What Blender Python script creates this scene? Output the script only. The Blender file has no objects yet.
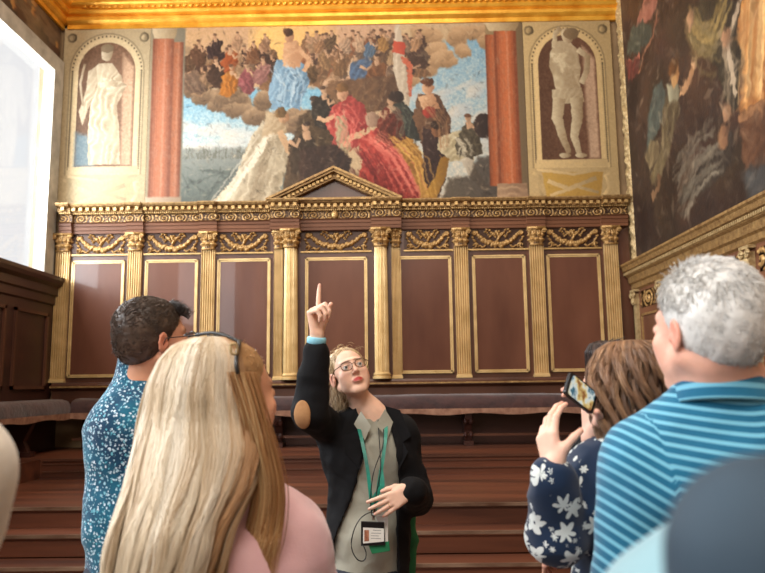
import bpy, math, random
import numpy as np
from mathutils import Vector, Matrix
PI = math.pi
S = bpy.context.scene
COL = S.collection
rng = np.random.default_rng(7)

# ---------------------------------------------------------------- camera
YAW, PIT, ROL, FPX = math.radians(-0.585), math.radians(7.934), math.radians(-0.705), 705.0
CAM = np.array([0.0, 0.0, 1.5])
_f = np.array([math.sin(YAW) * math.cos(PIT), math.cos(YAW) * math.cos(PIT), math.sin(PIT)])
_r0 = np.array([math.cos(YAW), -math.sin(YAW), 0.0])
_u0 = np.cross(_r0, _f)
_r = _r0 * math.cos(ROL) + _u0 * math.sin(ROL)
_u = -_r0 * math.sin(ROL) + _u0 * math.cos(ROL)
cd = bpy.data.cameras.new('camera')
cam = bpy.data.objects.new('camera', cd)
COL.objects.link(cam)
M = Matrix.Identity(4)
for i in range(3):
    M[i][0], M[i][1], M[i][2], M[i][3] = _r[i], _u[i], -_f[i], CAM[i]
cam.matrix_world = M
cd.sensor_width = 36.0
cd.lens = FPX / 765 * 36
cd.clip_start = 0.05
cd.dof.use_dof = True
cd.dof.focus_distance = 3.3
cd.dof.aperture_fstop = 4.4
S.camera = cam

def at(x, y, Y):
    """the point of the place at depth Y seen at a pixel of the photograph"""
    d = _r * (x - 382.5) / FPX + _u * (286.5 - y) / FPX + _f
    return CAM + d * (Y / d[1])

# ---------------------------------------------------------------- light
w = bpy.data.worlds.new('world'); S.world = w; w.use_nodes = True
w.node_tree.nodes['Background'].inputs[0].default_value = (0.98, 0.985, 1.0, 1)
w.node_tree.nodes['Background'].inputs[1].default_value = 0.68
def area(name, loc, rot, sx, sy, power, col):
    l = bpy.data.lights.new(name, 'AREA'); l.shape = 'RECTANGLE'; l.size = sx; l.size_y = sy; l.energy = power; l.color = col
    o = bpy.data.objects.new(name, l); o.location = loc; o.rotation_euler = rot; COL.objects.link(o); return o
area('window_daylight', (-5.6, 7.6, 4.5), (0, -PI / 2, 0), 3.0, 3.6, 450, (0.92, 0.97, 1.0))
area('window_daylight', (-5.6, 2.6, 4.5), (0, -PI / 2, 0), 3.0, 3.0, 300, (0.92, 0.97, 1.0))
area('window_daylight', (-5.6, -0.8, 4.5), (0, -PI / 2, 0), 3.0, 3.4, 230, (0.92, 0.97, 1.0))
area('window_daylight', (-5.6, -4.8, 4.5), (0, -PI / 2, 0), 3.0, 3.4, 280, (0.92, 0.97, 1.0))
area('ceiling_fill', (-0.6, 5.2, 8.4), (0.25, 0, 0), 3.0, 3.0, 190, (1.0, 0.88, 0.74))  # added overhead fill towards the far wall; no chandelier hangs here
area('ceiling_fill', (-0.6, -2.5, 7.6), (0.75, 0, 0), 4.0, 3.0, 380, (1.0, 0.92, 0.82))  # added ambient fill from the rear ceiling, not a fixture of the hall
S.view_settings.view_transform = 'Standard'
S.view_settings.look = 'None'
S.view_settings.gamma = 1
S.view_settings.exposure = 0.48

# ---------------------------------------------------------------- materials
def lin(c):
    c = np.asarray(c, float) / 255.0
    return np.where(c <= 0.04045, c / 12.92, ((c + 0.055) / 1.055) ** 2.4)
def rgba(c): return tuple(float(v) for v in lin(c)) + (1.0,)
class NT:
    """short node-tree writer"""
    def __init__(s, name):
        s.m = bpy.data.materials.new(name); s.m.use_nodes = True
        s.t = s.m.node_tree; s.b = s.t.nodes['Principled BSDF']
    def n(s, kind, **kw):
        o = s.t.nodes.new('ShaderNode' + kind)
        for k, v in kw.items(): setattr(o, k, v)
        return o
    def l(s, a, b): s.t.links.new(a, b)
    def obj(s, scale=(1, 1, 1)):
        c = s.n('TexCoord'); mp = s.n('Mapping'); mp.inputs['Scale'].default_value = scale
        s.l(c.outputs['Object'], mp.inputs[0]); return mp.outputs[0]
    def noise(s, vec, scale, detail=4.0, rough=0.55):
        o = s.n('TexNoise'); o.inputs['Scale'].default_value = scale; o.inputs['Detail'].default_value = detail
        o.inputs['Roughness'].default_value = rough
        if vec is not None: s.l(vec, o.inputs['Vector'])
        return o.outputs['Fac']
    def ramp(s, fac, stops):
        o = s.n('ValToRGB'); e = o.color_ramp.elements
        while len(e) < len(stops): e.new(0.5)
        for k, (p, c) in zip(e, stops): k.position = p; k.color = rgba(c)
        s.l(fac, o.inputs[0]); return o.outputs[0]
    def mix(s, fac, a, b, mode='MIX'):
        o = s.n('Mix', data_type='RGBA', blend_type=mode)
        for v, i in ((fac, 0), (a, 6), (b, 7)):
            if isinstance(v, (int, float)): o.inputs[i].default_value = v
            elif isinstance(v, tuple): o.inputs[i].default_value = v
            else: s.l(v, o.inputs[i])
        return o.outputs[2]
    def math(s, op, a, b=0.0, c=None):
        o = s.n('Math', operation=op)
        for i, v in enumerate((a, b) if c is None else (a, b, c)):
            if isinstance(v, (int, float)): o.inputs[i].default_value = v
            else: s.l(v, o.inputs[i])
        return o.outputs[0]
    def attr(s, name): 
        o = s.n('Attribute'); o.attribute_name = name; return o.outputs
    def bump(s, h, dist, strength=1.0):
        o = s.n('Bump'); o.inputs['Distance'].default_value = dist; o.inputs['Strength'].default_value = strength
        s.l(h, o.inputs['Height']); s.l(o.outputs[0], s.b.inputs['Normal'])
    def col(s, c):
        if isinstance(c, tuple): s.b.inputs['Base Color'].default_value = c
        else: s.l(c, s.b.inputs['Base Color'])
    def done(s, rough=0.5, metal=0.0, spec=0.5, sheen=0.0, coat=0.0):
        s.b.inputs['Roughness'].default_value = rough; s.b.inputs['Metallic'].default_value = metal
        s.b.inputs['Specular IOR Level'].default_value = spec; s.b.inputs['Sheen Weight'].default_value = sheen
        s.b.inputs['Coat Weight'].default_value = coat
        return s.m
def plain(name, c, c2=None, scale=12, rough=0.5, metal=0, bump=0.0, spec=0.5, stretch=(1, 1, 1), coat=0.0, sheen=0.0, bscale=None):
    t = NT(name); v = t.obj(stretch); f = t.noise(v, scale)
    t.col(t.ramp(f, [(0.3, c), (0.7, c2 or c)]))
    if bump: t.bump(t.noise(v, bscale or scale * 3), bump)
    return t.done(rough, metal, spec, sheen, coat)
def vcol(name, rough=0.6, metal=0.0, spec=0.4, bump=0.0, bscale=200, aniso=(1, 1, 1), sheen=0.0):
    t = NT(name); t.l(t.attr('Col')['Color'], t.b.inputs['Base Color'])
    if bump: t.bump(t.noise(t.obj(aniso), bscale), bump)
    return t.done(rough, metal, spec, sheen)
MAT = {}
MAT['wood'] = plain('panelling_wood', (68, 40, 28), (94, 58, 42), 2.2, 0.36, bump=0.0015, stretch=(1, 1, .25), bscale=30)
MAT['wood_field'] = plain('panel_field_wood', (84, 50, 38), (112, 72, 55), 1.6, 0.30, bump=0.001, stretch=(1, 1, .3), bscale=24, coat=0.22, spec=.3)
MAT['wood_dark'] = plain('dark_walnut', (44, 24, 20), (66, 36, 28), 3, 0.35, bump=0.001, stretch=(.3, .3, 1), bscale=30)
MAT['wood_step'] = plain('step_wood', (60, 32, 22), (116, 66, 44), 3.0, 0.38, bump=0.001, stretch=(.12, 1.5, 1.5), bscale=20)
MAT['nosing'] = plain('worn_nosing', (92, 66, 52), (150, 126, 106), 9, 0.3, metal=0.3, stretch=(.3, 1, 1))
MAT['architrave'] = plain('architrave_wood', (96, 60, 40), (122, 80, 56), 3, 0.45, spec=.25, stretch=(.3, 1, 3))
MAT['gold'] = plain('gilding', (172, 134, 80), (208, 174, 116), 14, 0.36, metal=0.45, bump=0.004, bscale=60)
MAT['gold_fine'] = plain('burnished_gilding', (200, 166, 110), (230, 200, 144), 5, 0.38, metal=0.35, bump=0.0008, bscale=60)
MAT['gold_rich'] = plain('rich_gilding', (214, 144, 36), (242, 186, 72), 5, 0.36, metal=0.45, bump=0.004, bscale=40)
MAT['gold_old'] = plain('old_gilding', (122, 90, 54), (178, 144, 92), 22, 0.42, metal=0.4, bump=0.006, bscale=60)
MAT['gold_pale'] = plain('pale_gilding', (150, 124, 84), (196, 172, 126), 26, 0.42, metal=0.3, bump=0.006, bscale=60)
MAT['stone'] = plain('window_stone', (150, 146, 136), (190, 184, 172), 5, 0.6, bump=0.002)
MAT['plaster'] = plain('wall_plaster', (120, 98, 72), (150, 124, 92), 3, 0.8)
MAT['hall_floor'] = plain('hall_floor_terrazzo', (92, 62, 50), (132, 96, 76), 20, 0.35)
MAT['ceiling'] = plain('ceiling_gilt_wood', (96, 62, 30), (168, 118, 52), 4, 0.5)
MAT['cushion'] = plain('plum_cushion_cloth', (46, 24, 24), (74, 42, 38), 7, 0.75, bump=0.01, bscale=14, sheen=0.3)
MAT['cushion_edge'] = plain('cushion_braid', (122, 84, 66), (168, 128, 104), 10, 0.8, bump=0.004)
MAT['paint'] = vcol('oil_paint', 0.55, spec=0.25, bump=0.002, bscale=30)
MAT['relief'] = None
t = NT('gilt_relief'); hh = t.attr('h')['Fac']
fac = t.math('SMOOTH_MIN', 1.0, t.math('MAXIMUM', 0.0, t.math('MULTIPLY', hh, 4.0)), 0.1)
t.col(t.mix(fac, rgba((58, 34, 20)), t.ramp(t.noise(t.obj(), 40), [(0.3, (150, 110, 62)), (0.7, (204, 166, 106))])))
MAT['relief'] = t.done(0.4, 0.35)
t = NT('window_glass'); tr = t.n('BsdfTransparent'); gl = t.n('BsdfGlossy'); gl.inputs['Roughness'].default_value = 0.02
mx = t.n('MixShader'); mx.inputs[0].default_value = 0.06
t.l(tr.outputs[0], mx.inputs[1]); t.l(gl.outputs[0], mx.inputs[2]); t.l(mx.outputs[0], t.t.nodes['Material Output'].inputs[0])
MAT['glass'] = t.m

# ---------------------------------------------------------------- objects
def prop(o, label=None, cat=None, group=None, kind=None):
    if label: o['label'] = label
    if cat: o['category'] = cat
    if group: o['group'] = group
    if kind: o['kind'] = kind
    return o
def empty(name, loc, label=None, cat=None, group=None, rz=0.0):
    o = bpy.data.objects.new(name, None); o.location = loc; o.rotation_euler = (0, 0, rz); o.empty_display_size = .1
    COL.objects.link(o); return prop(o, label, cat, group)
def mesh(name, V, F, mat, parent=None, loc=None, smooth=False, col=None, fattr=None, angle=None):
    """V n x 3 array, F list or array of faces; the coordinates are the parent's own"""
    me = bpy.data.meshes.new(name)
    V = np.asarray(V, np.float32)
    if isinstance(F, np.ndarray) and F.ndim == 2:
        k = F.shape[1]; me.vertices.add(len(V)); me.vertices.foreach_set('co', V.ravel())
        me.loops.add(F.size); me.loops.foreach_set('vertex_index', F.astype(np.int32).ravel())
        me.polygons.add(len(F)); me.polygons.foreach_set('loop_start', np.arange(0, F.size, k, dtype=np.int32))
        me.update(calc_edges=True)
    else:
        me.from_pydata(V.tolist(), [], [list(f) for f in F])
    me.validate()
    if smooth: me.polygons.foreach_set('use_smooth', np.ones(len(me.polygons), bool))
    if col is not None:
        a = me.color_attributes.new('Col', 'FLOAT_COLOR', 'POINT')
        c = np.ones((len(V), 4), np.float32); c[:, :3] = col; a.data.foreach_set('color', c.ravel())
    for k, v in (fattr or {}).items():
        a = me.attributes.new(k, 'FLOAT', 'POINT'); a.data.foreach_set('value', np.asarray(v, np.float32))
    for m in (mat if isinstance(mat, (list, tuple)) else [mat]):
        me.materials.append(MAT[m] if isinstance(m, str) else m)
    o = bpy.data.objects.new(name, me); COL.objects.link(o)
    if parent is not None: o.parent = parent
    if loc is not None: o.location = loc
    return o
class MB:
    def __init__(s): s.V, s.F, s.k = [], [], 0
    def add(s, V, F):
        V = np.asarray(V, float); s.V.append(V)
        s.F += [tuple(int(i) + s.k for i in f) for f in F]; s.k += len(V); return s
    def box(s, x0, x1, y0, y1, z0, z1):
        V = [(x, y, z) for z in (z0, z1) for y in (y0, y1) for x in (x0, x1)]
        return s.add(V, [(0, 2, 3, 1), (4, 5, 7, 6), (0, 1, 5, 4), (2, 6, 7, 3), (0, 4, 6, 2), (1, 3, 7, 5)])
    def prism(s, pts, a, b, ax):
        """closed 2D outline extruded along an axis: ax 0 outline (y,z), 1 (x,z), 2 (x,y)"""
        n = len(pts); V = []
        for t in (a, b):
            for p in pts: q = list(p); q.insert(ax, t); V.append(q)
        F = [tuple(range(n))[::-1], tuple(range(n, 2 * n))] + [(i, (i + 1) % n, n + (i + 1) % n, n + i) for i in range(n)]
        return s.add(V, F)
    def grid(s, P):
        a, b = P.shape[:2]; idx = np.arange(a * b).reshape(a, b)
        F = np.stack([idx[:-1, :-1], idx[1:, :-1], idx[1:, 1:], idx[:-1, 1:]], -1).reshape(-1, 4)
        return s.add(P.reshape(-1, 3), F)
    def tube(s, pts, r, n=8, closed=False):
        pts = np.asarray(pts, float); m = len(pts); r = np.broadcast_to(r, (m,))
        T = np.gradient(pts, axis=0)
        if closed: T = np.roll(pts, -1, 0) - np.roll(pts, 1, 0)
        T /= np.linalg.norm(T, axis=1)[:, None] + 1e-12
        ref = np.array([0, 0, 1.0]) if abs(T[:, 2]).mean() < .8 else np.array([1.0, 0, 0])
        A = np.cross(T, ref); A /= np.linalg.norm(A, axis=1)[:, None] + 1e-12; B = np.cross(T, A)
        th = np.arange(n) * 2 * PI / n
        V = pts[:, None] + r[:, None, None] * (np.cos(th)[None, :, None] * A[:, None] + np.sin(th)[None, :, None] * B[:, None])
        F = []
        for i in range(m if closed else m - 1):
            j = (i + 1) % m
            F += [(i * n + k, i * n + (k + 1) % n, j * n + (k + 1) % n, j * n + k) for k in range(n)]
        if not closed: F += [tuple(range(n))[::-1], tuple(range((m - 1) * n, m * n))]
        return s.add(V.reshape(-1, 3), F)
    def ball(s, c, r, n=8, m=6):
        r = np.broadcast_to(r, (3,))
        th = np.linspace(0, 2 * PI, n, endpoint=False); ph = np.linspace(.02, PI - .02, m)
        V = np.stack([np.outer(np.sin(ph), np.cos(th)), np.outer(np.sin(ph), np.sin(th)), np.outer(np.cos(ph), np.ones(n))], -1) * r + np.asarray(c)
        F = [(i * n + k, (i + 1) * n + k, (i + 1) * n + (k + 1) % n, i * n + (k + 1) % n) for i in range(m - 1) for k in range(n)]
        return s.add(V.reshape(-1, 3), F + [tuple(range(n)), tuple(range((m - 1) * n, m * n))[::-1]])
    def build(s, name, mat, parent=None, smooth=False, loc=None):
        return mesh(name, np.concatenate(s.V), s.F, mat, parent, loc, smooth)
def copy_tree(o, parent=None):
    c = o.copy(); COL.objects.link(c); c.parent = parent
    for ch in list(o.children): copy_tree(ch, c)
    return c
def box(name, mat, x0, x1, y0, y1, z0, z1, parent=None, kind=None):
    o = MB().box(x0, x1, y0, y1, z0, z1).build(name, mat, parent)
    if kind: o['kind'] = kind
    return o

# ---------------------------------------------------------------- noise
def vnoise(x, y, seed=0, octaves=3):
    x = np.asarray(x, float); y = np.asarray(y, float); out = 0; a = 1.0; tot = 0
    for o in range(octaves):
        g = np.random.default_rng(seed * 31 + o).random((64, 64))
        X = x * 2 ** o; Y = y * 2 ** o; i = np.floor(X).astype(int); j = np.floor(Y).astype(int)
        u = X - i; v = Y - j; u = u * u * (3 - 2 * u); v = v * v * (3 - 2 * v)
        q = lambda a_, b_: g[a_ % 64, b_ % 64]
        out = out + a * ((q(i, j) * (1 - u) + q(i + 1, j) * u) * (1 - v) + (q(i, j + 1) * (1 - u) + q(i + 1, j + 1) * u) * v)
        tot += a; a *= .5
    return out / tot * 2 - 1
# ---------------------------------------------------------------- room shell
YB = 9.6          # back wall
XL, XR = -4.72, 3.42
ZC = 9.4
box('floor', 'hall_floor', XL - .3, XR + .3, -7.0, YB + .3, -.12, 0, kind='structure')
box('wall_back', 'plaster', XL - .3, XR + .3, YB + .02, YB + .3, 0, ZC, kind='structure')
box('wall_right', 'plaster', XR, XR + .3, -7.0, YB + .02, 0, ZC, kind='structure')
box('ceiling', 'ceiling', XL - .3, XR + .3, -7.0, YB + .3, ZC, ZC + .2, kind='structure')
box('wall_rear', 'plaster', XL - .3, XR + .3, -7.3, -7.0, 0, ZC, kind='structure')
wl = MB()
WZ0, WZ1 = 2.95, 5.9
wins = [(-6.4, -3.2), (-2.4, .9), (1.4, 3.9), (5.4, 9.26)]
ys = [-7.0] + [v for p in wins for v in p] + [YB + .02]
for i in range(0, len(ys), 2): wl.box(XL - .06, XL, ys[i], ys[i + 1], 0, ZC)
for a, b in wins:
    wl.box(XL - .06, XL, a, b, 0, WZ0); wl.box(XL - .06, XL, a, b, WZ1, ZC)
wl.build('wall_left', 'plaster')['kind'] = 'structure'
for k, (a, b) in enumerate(wins):
    p = box('window_%d' % (k + 1), 'glass', XL - .05, XL - .04, a, b, WZ0, WZ1, kind='structure')
    f = MB(); d = .26
    for (y0, y1, z0, z1) in ((a - d, a, WZ0, WZ1 + d), (b, b + d, WZ0, WZ1 + d), (a, b, WZ1, WZ1 + d)):
        f.box(XL + .002, XL + .07, y0, y1, z0, z1)
        f.box(XL + .07, XL + .10, y0 + (.03 if y1 - y0 < .2 else 0), y1 - (.03 if y1 - y0 < .2 else 0), z0 + (.03 if z1 - z0 < .2 else 0), z1 - .03)
    f.box(XL - .055, XL + .002, b - .001, b + .03, WZ0, WZ1); f.box(XL - .055, XL + .002, a, b, WZ1 - .001, WZ1 + .03)
    f.build('window_surround', 'stone', p)

# profile extruded along x (back wall) as one mesh; profile points (out, z), out = towards the room
def mould_x(mb, prof, x0, x1, y=YB):
    pts = [(y - o, z) for o, z in prof] + [(y + .01, prof[-1][1]), (y + .01, prof[0][1])]
    return mb.prism(pts, x0, x1, 0)
def mould_y(mb, prof, y0, y1, x, sgn):
    pts = [(x + sgn * o, z) for o, z in prof] + [(x - sgn * .01, prof[-1][1]), (x - sgn * .01, prof[0][1])]
    return mb.prism(pts, y0, y1, 1)

# ---------------------------------------------------------------- great gilded cornice under the ceiling
CP = [(.0, 6.66), (.05, 6.66), (.05, 6.72), (.08, 6.735), (.11, 6.76), (.12, 6.80), (.10, 6.83), (.15, 6.845), (.17, 6.88), (.16, 6.92),
      (.22, 6.94), (.24, 6.96), (.24, 7.00), (.30, 7.03), (.33, 7.08), (.33, 7.12), (.0, 7.14)]
cor = empty('gilded_cornice', (-.6, YB, 6.66), 'broad bright gilded cornice running above the wall paintings', 'cornice')
def rel(o, root):
    o.parent = root; o.matrix_parent_inverse = Matrix.Translation(-Vector(root.location)); return o
mb = MB(); mould_x(mb, CP, XL + .1, XR); rel(mb.build('back_moulding', 'gold_rich'), cor)
mb = MB(); mould_y(mb, CP, -7.0, YB - .02, XL, 1); rel(mb.build('side_moulding', 'gold_rich'), cor)
mb = MB()
for x in np.arange(XL + .4, XR - .2, .09): mb.ball((x, YB - .185, 6.925), (.035, .02, .025), 6, 5)
rel(mb.build('bead_row', 'gold_rich', smooth=True), cor)
mb = MB()
for x in np.arange(XL + .35, XR - .1, .62):
    mb = MB(); mb.box(x, x + .13, YB - .30, YB - .02, 7.14, 7.3)
    mb.ball((x + .065, YB - .31, 7.2), (.05, .03, .06)); rel(mb.build('bracket', 'gold_rich'), cor)

# ---------------------------------------------------------------- wainscot of the tribune wall
wn = empty('wall_panelling', (-.73, YB, 1.4), 'high walnut panelling with gilded pilasters along the far wall under the paintings', 'panelling')
def W(o): return rel(o, wn)
W(box('back_board', 'wood', XL + .17, XR - .12, YB - .035, YB + .01, 1.1, 4.0))
mb = MB()
mould_x(mb, [(.03, 1.32), (.10, 1.32), (.10, 1.46), (.12, 1.48), (.16, 1.50), (.16, 1.535), (.11, 1.55), (.10, 1.575), (.03, 1.58)], XL + .17, XR - .12)
W(mb.build('base_rail', 'wood'))
mb = MB(); mb.box(XL + .17, XR - .12, YB - .168, YB - .155, 1.51, 1.53)
W(mb.build('base_gilt_line', 'gold_old'))
# panels with gilt frames
bays = [(-4.015, .73), (-3.0, .73), (-2.0, .73), (-.73, .85), (.485, .73), (1.50, .73), (2.52, .73)]
for cx, wd in bays:
    x0, x1, z0, z1 = cx - wd / 2, cx + wd / 2, 1.645, 3.245
    p = W(box('panel', 'wood_field', x0 + .03, x1 - .03, YB - .045, YB - .03, z0 + .03, z1 - .03))
    mb = MB()
    for i, (o, d) in enumerate(((0, .062), (.022, .052))):
        a, t_ = o, .018
        for (q0, q1, r0, r1) in ((x0 + a, x0 + a + t_, z0 + a, z1 - a), (x1 - a - t_, x1 - a, z0 + a, z1 - a), (x0 + a, x1 - a, z0 + a, z0 + a + t_), (x0 + a, x1 - a, z1 - a - t_, z1 - a)):
            mb.box(q0, q1, YB - d, YB - .034, r0, r1)
    f = mb.build('gilt_frame', 'gold_fine'); f.parent = p
# gilt line under the festoons
mb = MB()
for a, b in ((-4.4, -3.6), (-3.4, -2.6), (-2.4, -1.6), (-1.22, -.24), (.2, .88), (1.08, 1.92), (2.12, 2.92)): mb.box(a, b, YB - .06, YB - .034, 3.315, 3.335)
W(mb.build('gilt_line', 'gold'))

def pilaster(cx, wd, z0=1.58, z1=3.37, off=.035):
    n = 6; pts = [(-wd / 2, 0)]
    for i in range(n):
        a = -wd / 2 + wd * (i + .2) / n; b = -wd / 2 + wd * (i + .8) / n
        pts += [(a, -.05)] + [(a + (b - a) * k / 4, -.05 + .030 * math.sin(PI * k / 4)) for k in (1, 2, 3)] + [(b, -.05)]
    pts += [(wd / 2, -.05)]; pts[0] = (-wd / 2, -.05); pts = [(-wd / 2, 0)] + pts + [(wd / 2, 0)]
    y = YB - off
    mb = MB().prism([(cx + u, y + v) for u, v in pts[::-1]], z0 + .05, z1, 2)
    mb.box(cx - wd / 2 - .012, cx + wd / 2 + .012, y - .07, y, z0, z0 + .03)
    mb.box(cx - wd / 2 - .006, cx + wd / 2 + .006, y - .06, y, z0 + .03, z0 + .05)
    return W(mb.build('pilaster', 'gold_fine'))
def cap_mesh(rx, ry, h):
    """acanthus capital: leafy bell, volutes, abacus; local origin at bottom centre of its back"""
    mb = MB(); nu, nv = 49, 26
    u = np.linspace(-1, 1, nu)[None, :]; v = np.linspace(0, 1, nv)[:, None]
    ang = u * PI / 2
    l1 = np.abs(np.sin(ang * 5)) ** .7; l2 = np.abs(np.cos(ang * 5)) ** .7
    b1 = np.exp(-((v - .36) / .10) ** 2) * l2 * .34 + (v < .4) * l2 * .10
    b2 = np.exp(-((v - .66) / .08) ** 2) * l1 * .30 + (v < .7) * l1 * .09
    b3 = .16 * np.exp(-((v - .8) / .1) ** 2) * np.abs(np.sin(ang * 10))
    R = .80 + .22 * v ** 2 + b1 + b2 + b3 + .03 * np.sin(ang * 40) * np.sin(v * 40)
    # squarish plan
    sq = 1 / np.maximum(np.abs(np.sin(ang)), np.abs(np.cos(ang))) ** .5
    P = np.stack([R * sq * np.sin(ang) * rx, -R * sq * np.cos(ang) * ry, np.broadcast_to(v * h * .88, (nv, nu))], -1)
    mb.grid(P[:, ::-1])
    mb.box(-rx * 1.3, rx * 1.3, -ry * 1.35, 0, h * .88, h)
    mb.box(-rx * .95, rx * .95, -ry * 1.05, 0, 0, h * .05)
    for sx in (-1, 1):
        t_ = np.linspace(0, 3.2 * PI, 26); rr = .006 + .026 * (1 - t_ / t_[-1]) * h / .25
        mb.tube(np.stack([sx * (rx * 1.08 + rr * np.cos(t_)), -ry * 1.3 + 0 * t_, h * .76 + rr * np.sin(t_)], -1), .009, 6)
    mb.ball((0, -ry * 1.4, h * .92), (.022, .012, .022))
    return mb
capm = cap_mesh(.095, .085, .25)
capo = None
PX = [(-4.50, .185), (-3.505, .185), (-2.49, .185), (.985, .185), (2.02, .185), (3.035, .185), (-1.52, .12), (.09, .12)]
for cx, wd in PX:
    p = pilaster(cx, wd)
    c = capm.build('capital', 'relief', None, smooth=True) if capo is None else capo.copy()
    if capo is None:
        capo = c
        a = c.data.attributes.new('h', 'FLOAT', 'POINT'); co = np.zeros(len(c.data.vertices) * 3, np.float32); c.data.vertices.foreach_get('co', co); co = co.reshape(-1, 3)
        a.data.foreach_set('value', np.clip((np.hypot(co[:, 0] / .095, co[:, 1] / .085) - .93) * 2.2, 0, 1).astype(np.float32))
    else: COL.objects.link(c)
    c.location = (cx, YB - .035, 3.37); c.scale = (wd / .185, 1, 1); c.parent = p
# engaged columns either side of the middle bay
for cx in (-1.345, -.115):
    n = 12; V = []; nz = 10
    th = np.linspace(-PI / 2 - .5, PI / 2 + .5, n * 6 + 1)
    fl = 1 - .13 * np.abs(np.sin(th * 12)) ** .8
    rows = []
    for z, r in [(1.58, .125), (1.61, .125), (1.615, .108), (1.64, .118), (1.655, .106), (1.67, .1)] + [(1.68 + 1.69 * k / nz, .1 - .012 * (k / nz) ** 1.5) for k in range(nz + 1)]:
        rr = r * (fl if r <= .1 else 1.0) * np.ones_like(th)
        rows.append(np.stack([cx + rr * np.sin(th), YB - .10 - rr * np.cos(th), np.full_like(th, z)], -1))
    p = W(MB().grid(np.array(rows)[:, ::-1]).build('column', 'gold_fine', smooth=False))
    c = capo.copy(); COL.objects.link(c); c.location = (cx, YB - .10, 3.37); c.scale = (1.08, 1.35, 1); c.parent = p
    # panelled strip that backs the column
# entablature
def entab(x0, x1, f, name):
    root = MB(); A = [(.03 + f, 3.62), (.075 + f, 3.62), (.075 + f, 3.66), (.085 + f, 3.665), (.085 + f, 3.715), (.10 + f, 3.72), (.10 + f, 3.755), (.125 + f, 3.77), (.03, 3.77)]
    mould_x(root, A, x0, x1); return W(root.build(name, 'architrave'))
def scroll_relief(x0, x1, z0, z1, y, step=.007):
    nx = max(int((x1 - x0) / step), 8); nz = 16
    X = np.linspace(x0, x1, nx)[None, :]; Z = np.linspace(z0, z1, nz)[:, None]
    L = (z1 - z0); u = X / (L * 2.1); k = np.floor(u); fu = (u - k - .5) * 2.1; fv = (Z - z0) / L - .5
    sg = np.where(k % 2 == 0, 1, -1); r = np.hypot(fu, fv * 1.25); a = np.arctan2(fv * sg, fu)
    h = np.cos(a * 1 + r * 17) * np.clip(1.2 - r * 1.1, 0, 1) + .5 * vnoise(X * 60, Z * 60, 3, 2)
    h = np.clip(h, 0, 1); h[0] = h[-1] = 0
    P = np.stack([np.broadcast_to(X, h.shape), y - .016 * h, np.broadcast_to(Z, h.shape)], -1)
    return P, h
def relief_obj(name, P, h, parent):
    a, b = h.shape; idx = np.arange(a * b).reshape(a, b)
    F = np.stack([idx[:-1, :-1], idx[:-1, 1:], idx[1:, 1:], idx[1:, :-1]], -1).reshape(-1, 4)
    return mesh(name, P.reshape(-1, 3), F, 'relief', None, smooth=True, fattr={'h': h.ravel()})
segs = [(XL + .17, -4.38, .05), (-4.38, -3.62, 0), (-3.62, -3.39, .035), (-3.39, -2.61, 0), (-2.61, -2.37, .035), (-2.37, -1.62, 0), (-1.62, -1.22, .12), (-1.22, -.24, .03), (-.24, .17, .12), (.17, .86, 0),
        (.86, 1.11, .035), (1.11, 1.89, 0), (1.89, 2.15, .035), (2.15, 2.91, 0), (2.91, XR - .14, .035)]
for x0, x1, f in segs:
    e = entab(x0, x1, f, 'architrave')
    P_, h_ = scroll_relief(x0, x1, 3.775, 3.885, YB - .07 - f)
    r_ = relief_obj('scroll_frieze', P_, h_, None); r_.parent = e
    mb = MB(); mould_x(mb, [(.0, 3.77), (.10 + f, 3.77), (.10 + f, 3.776), (.065 + f, 3.777), (.065 + f, 3.884), (.10 + f, 3.885), (.115 + f, 3.895), (.115 + f, 3.905), (.145 + f, 3.91), (.145 + f, 3.955), (.17 + f, 3.96), (.22 + f, 3.975), (.235 + f, 4.0), (.235 + f, 4.015), (.0, 4.02)], x0, x1)
    g = mb.build('cornice', 'gold_old'); g.parent = e
    mb = MB()
    nd = max(int((x1 - x0) / .085), 1)
    for k in range(nd):
        xx = x0 + (x1 - x0) * (k + .5) / nd
        mb.box(xx - .022, xx + .022, YB - .20 - f, YB - .14 - f, 3.918, 3.962)
    for k in range(int((x1 - x0) / .028)):
        xx = x0 + .028 * (k + .5); mb.box(xx - .008, xx + .008, YB - .128 - f, YB - .11 - f, 3.886, 3.906)
    g = mb.build('dentil_row', 'gold'); g.parent = e
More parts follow.
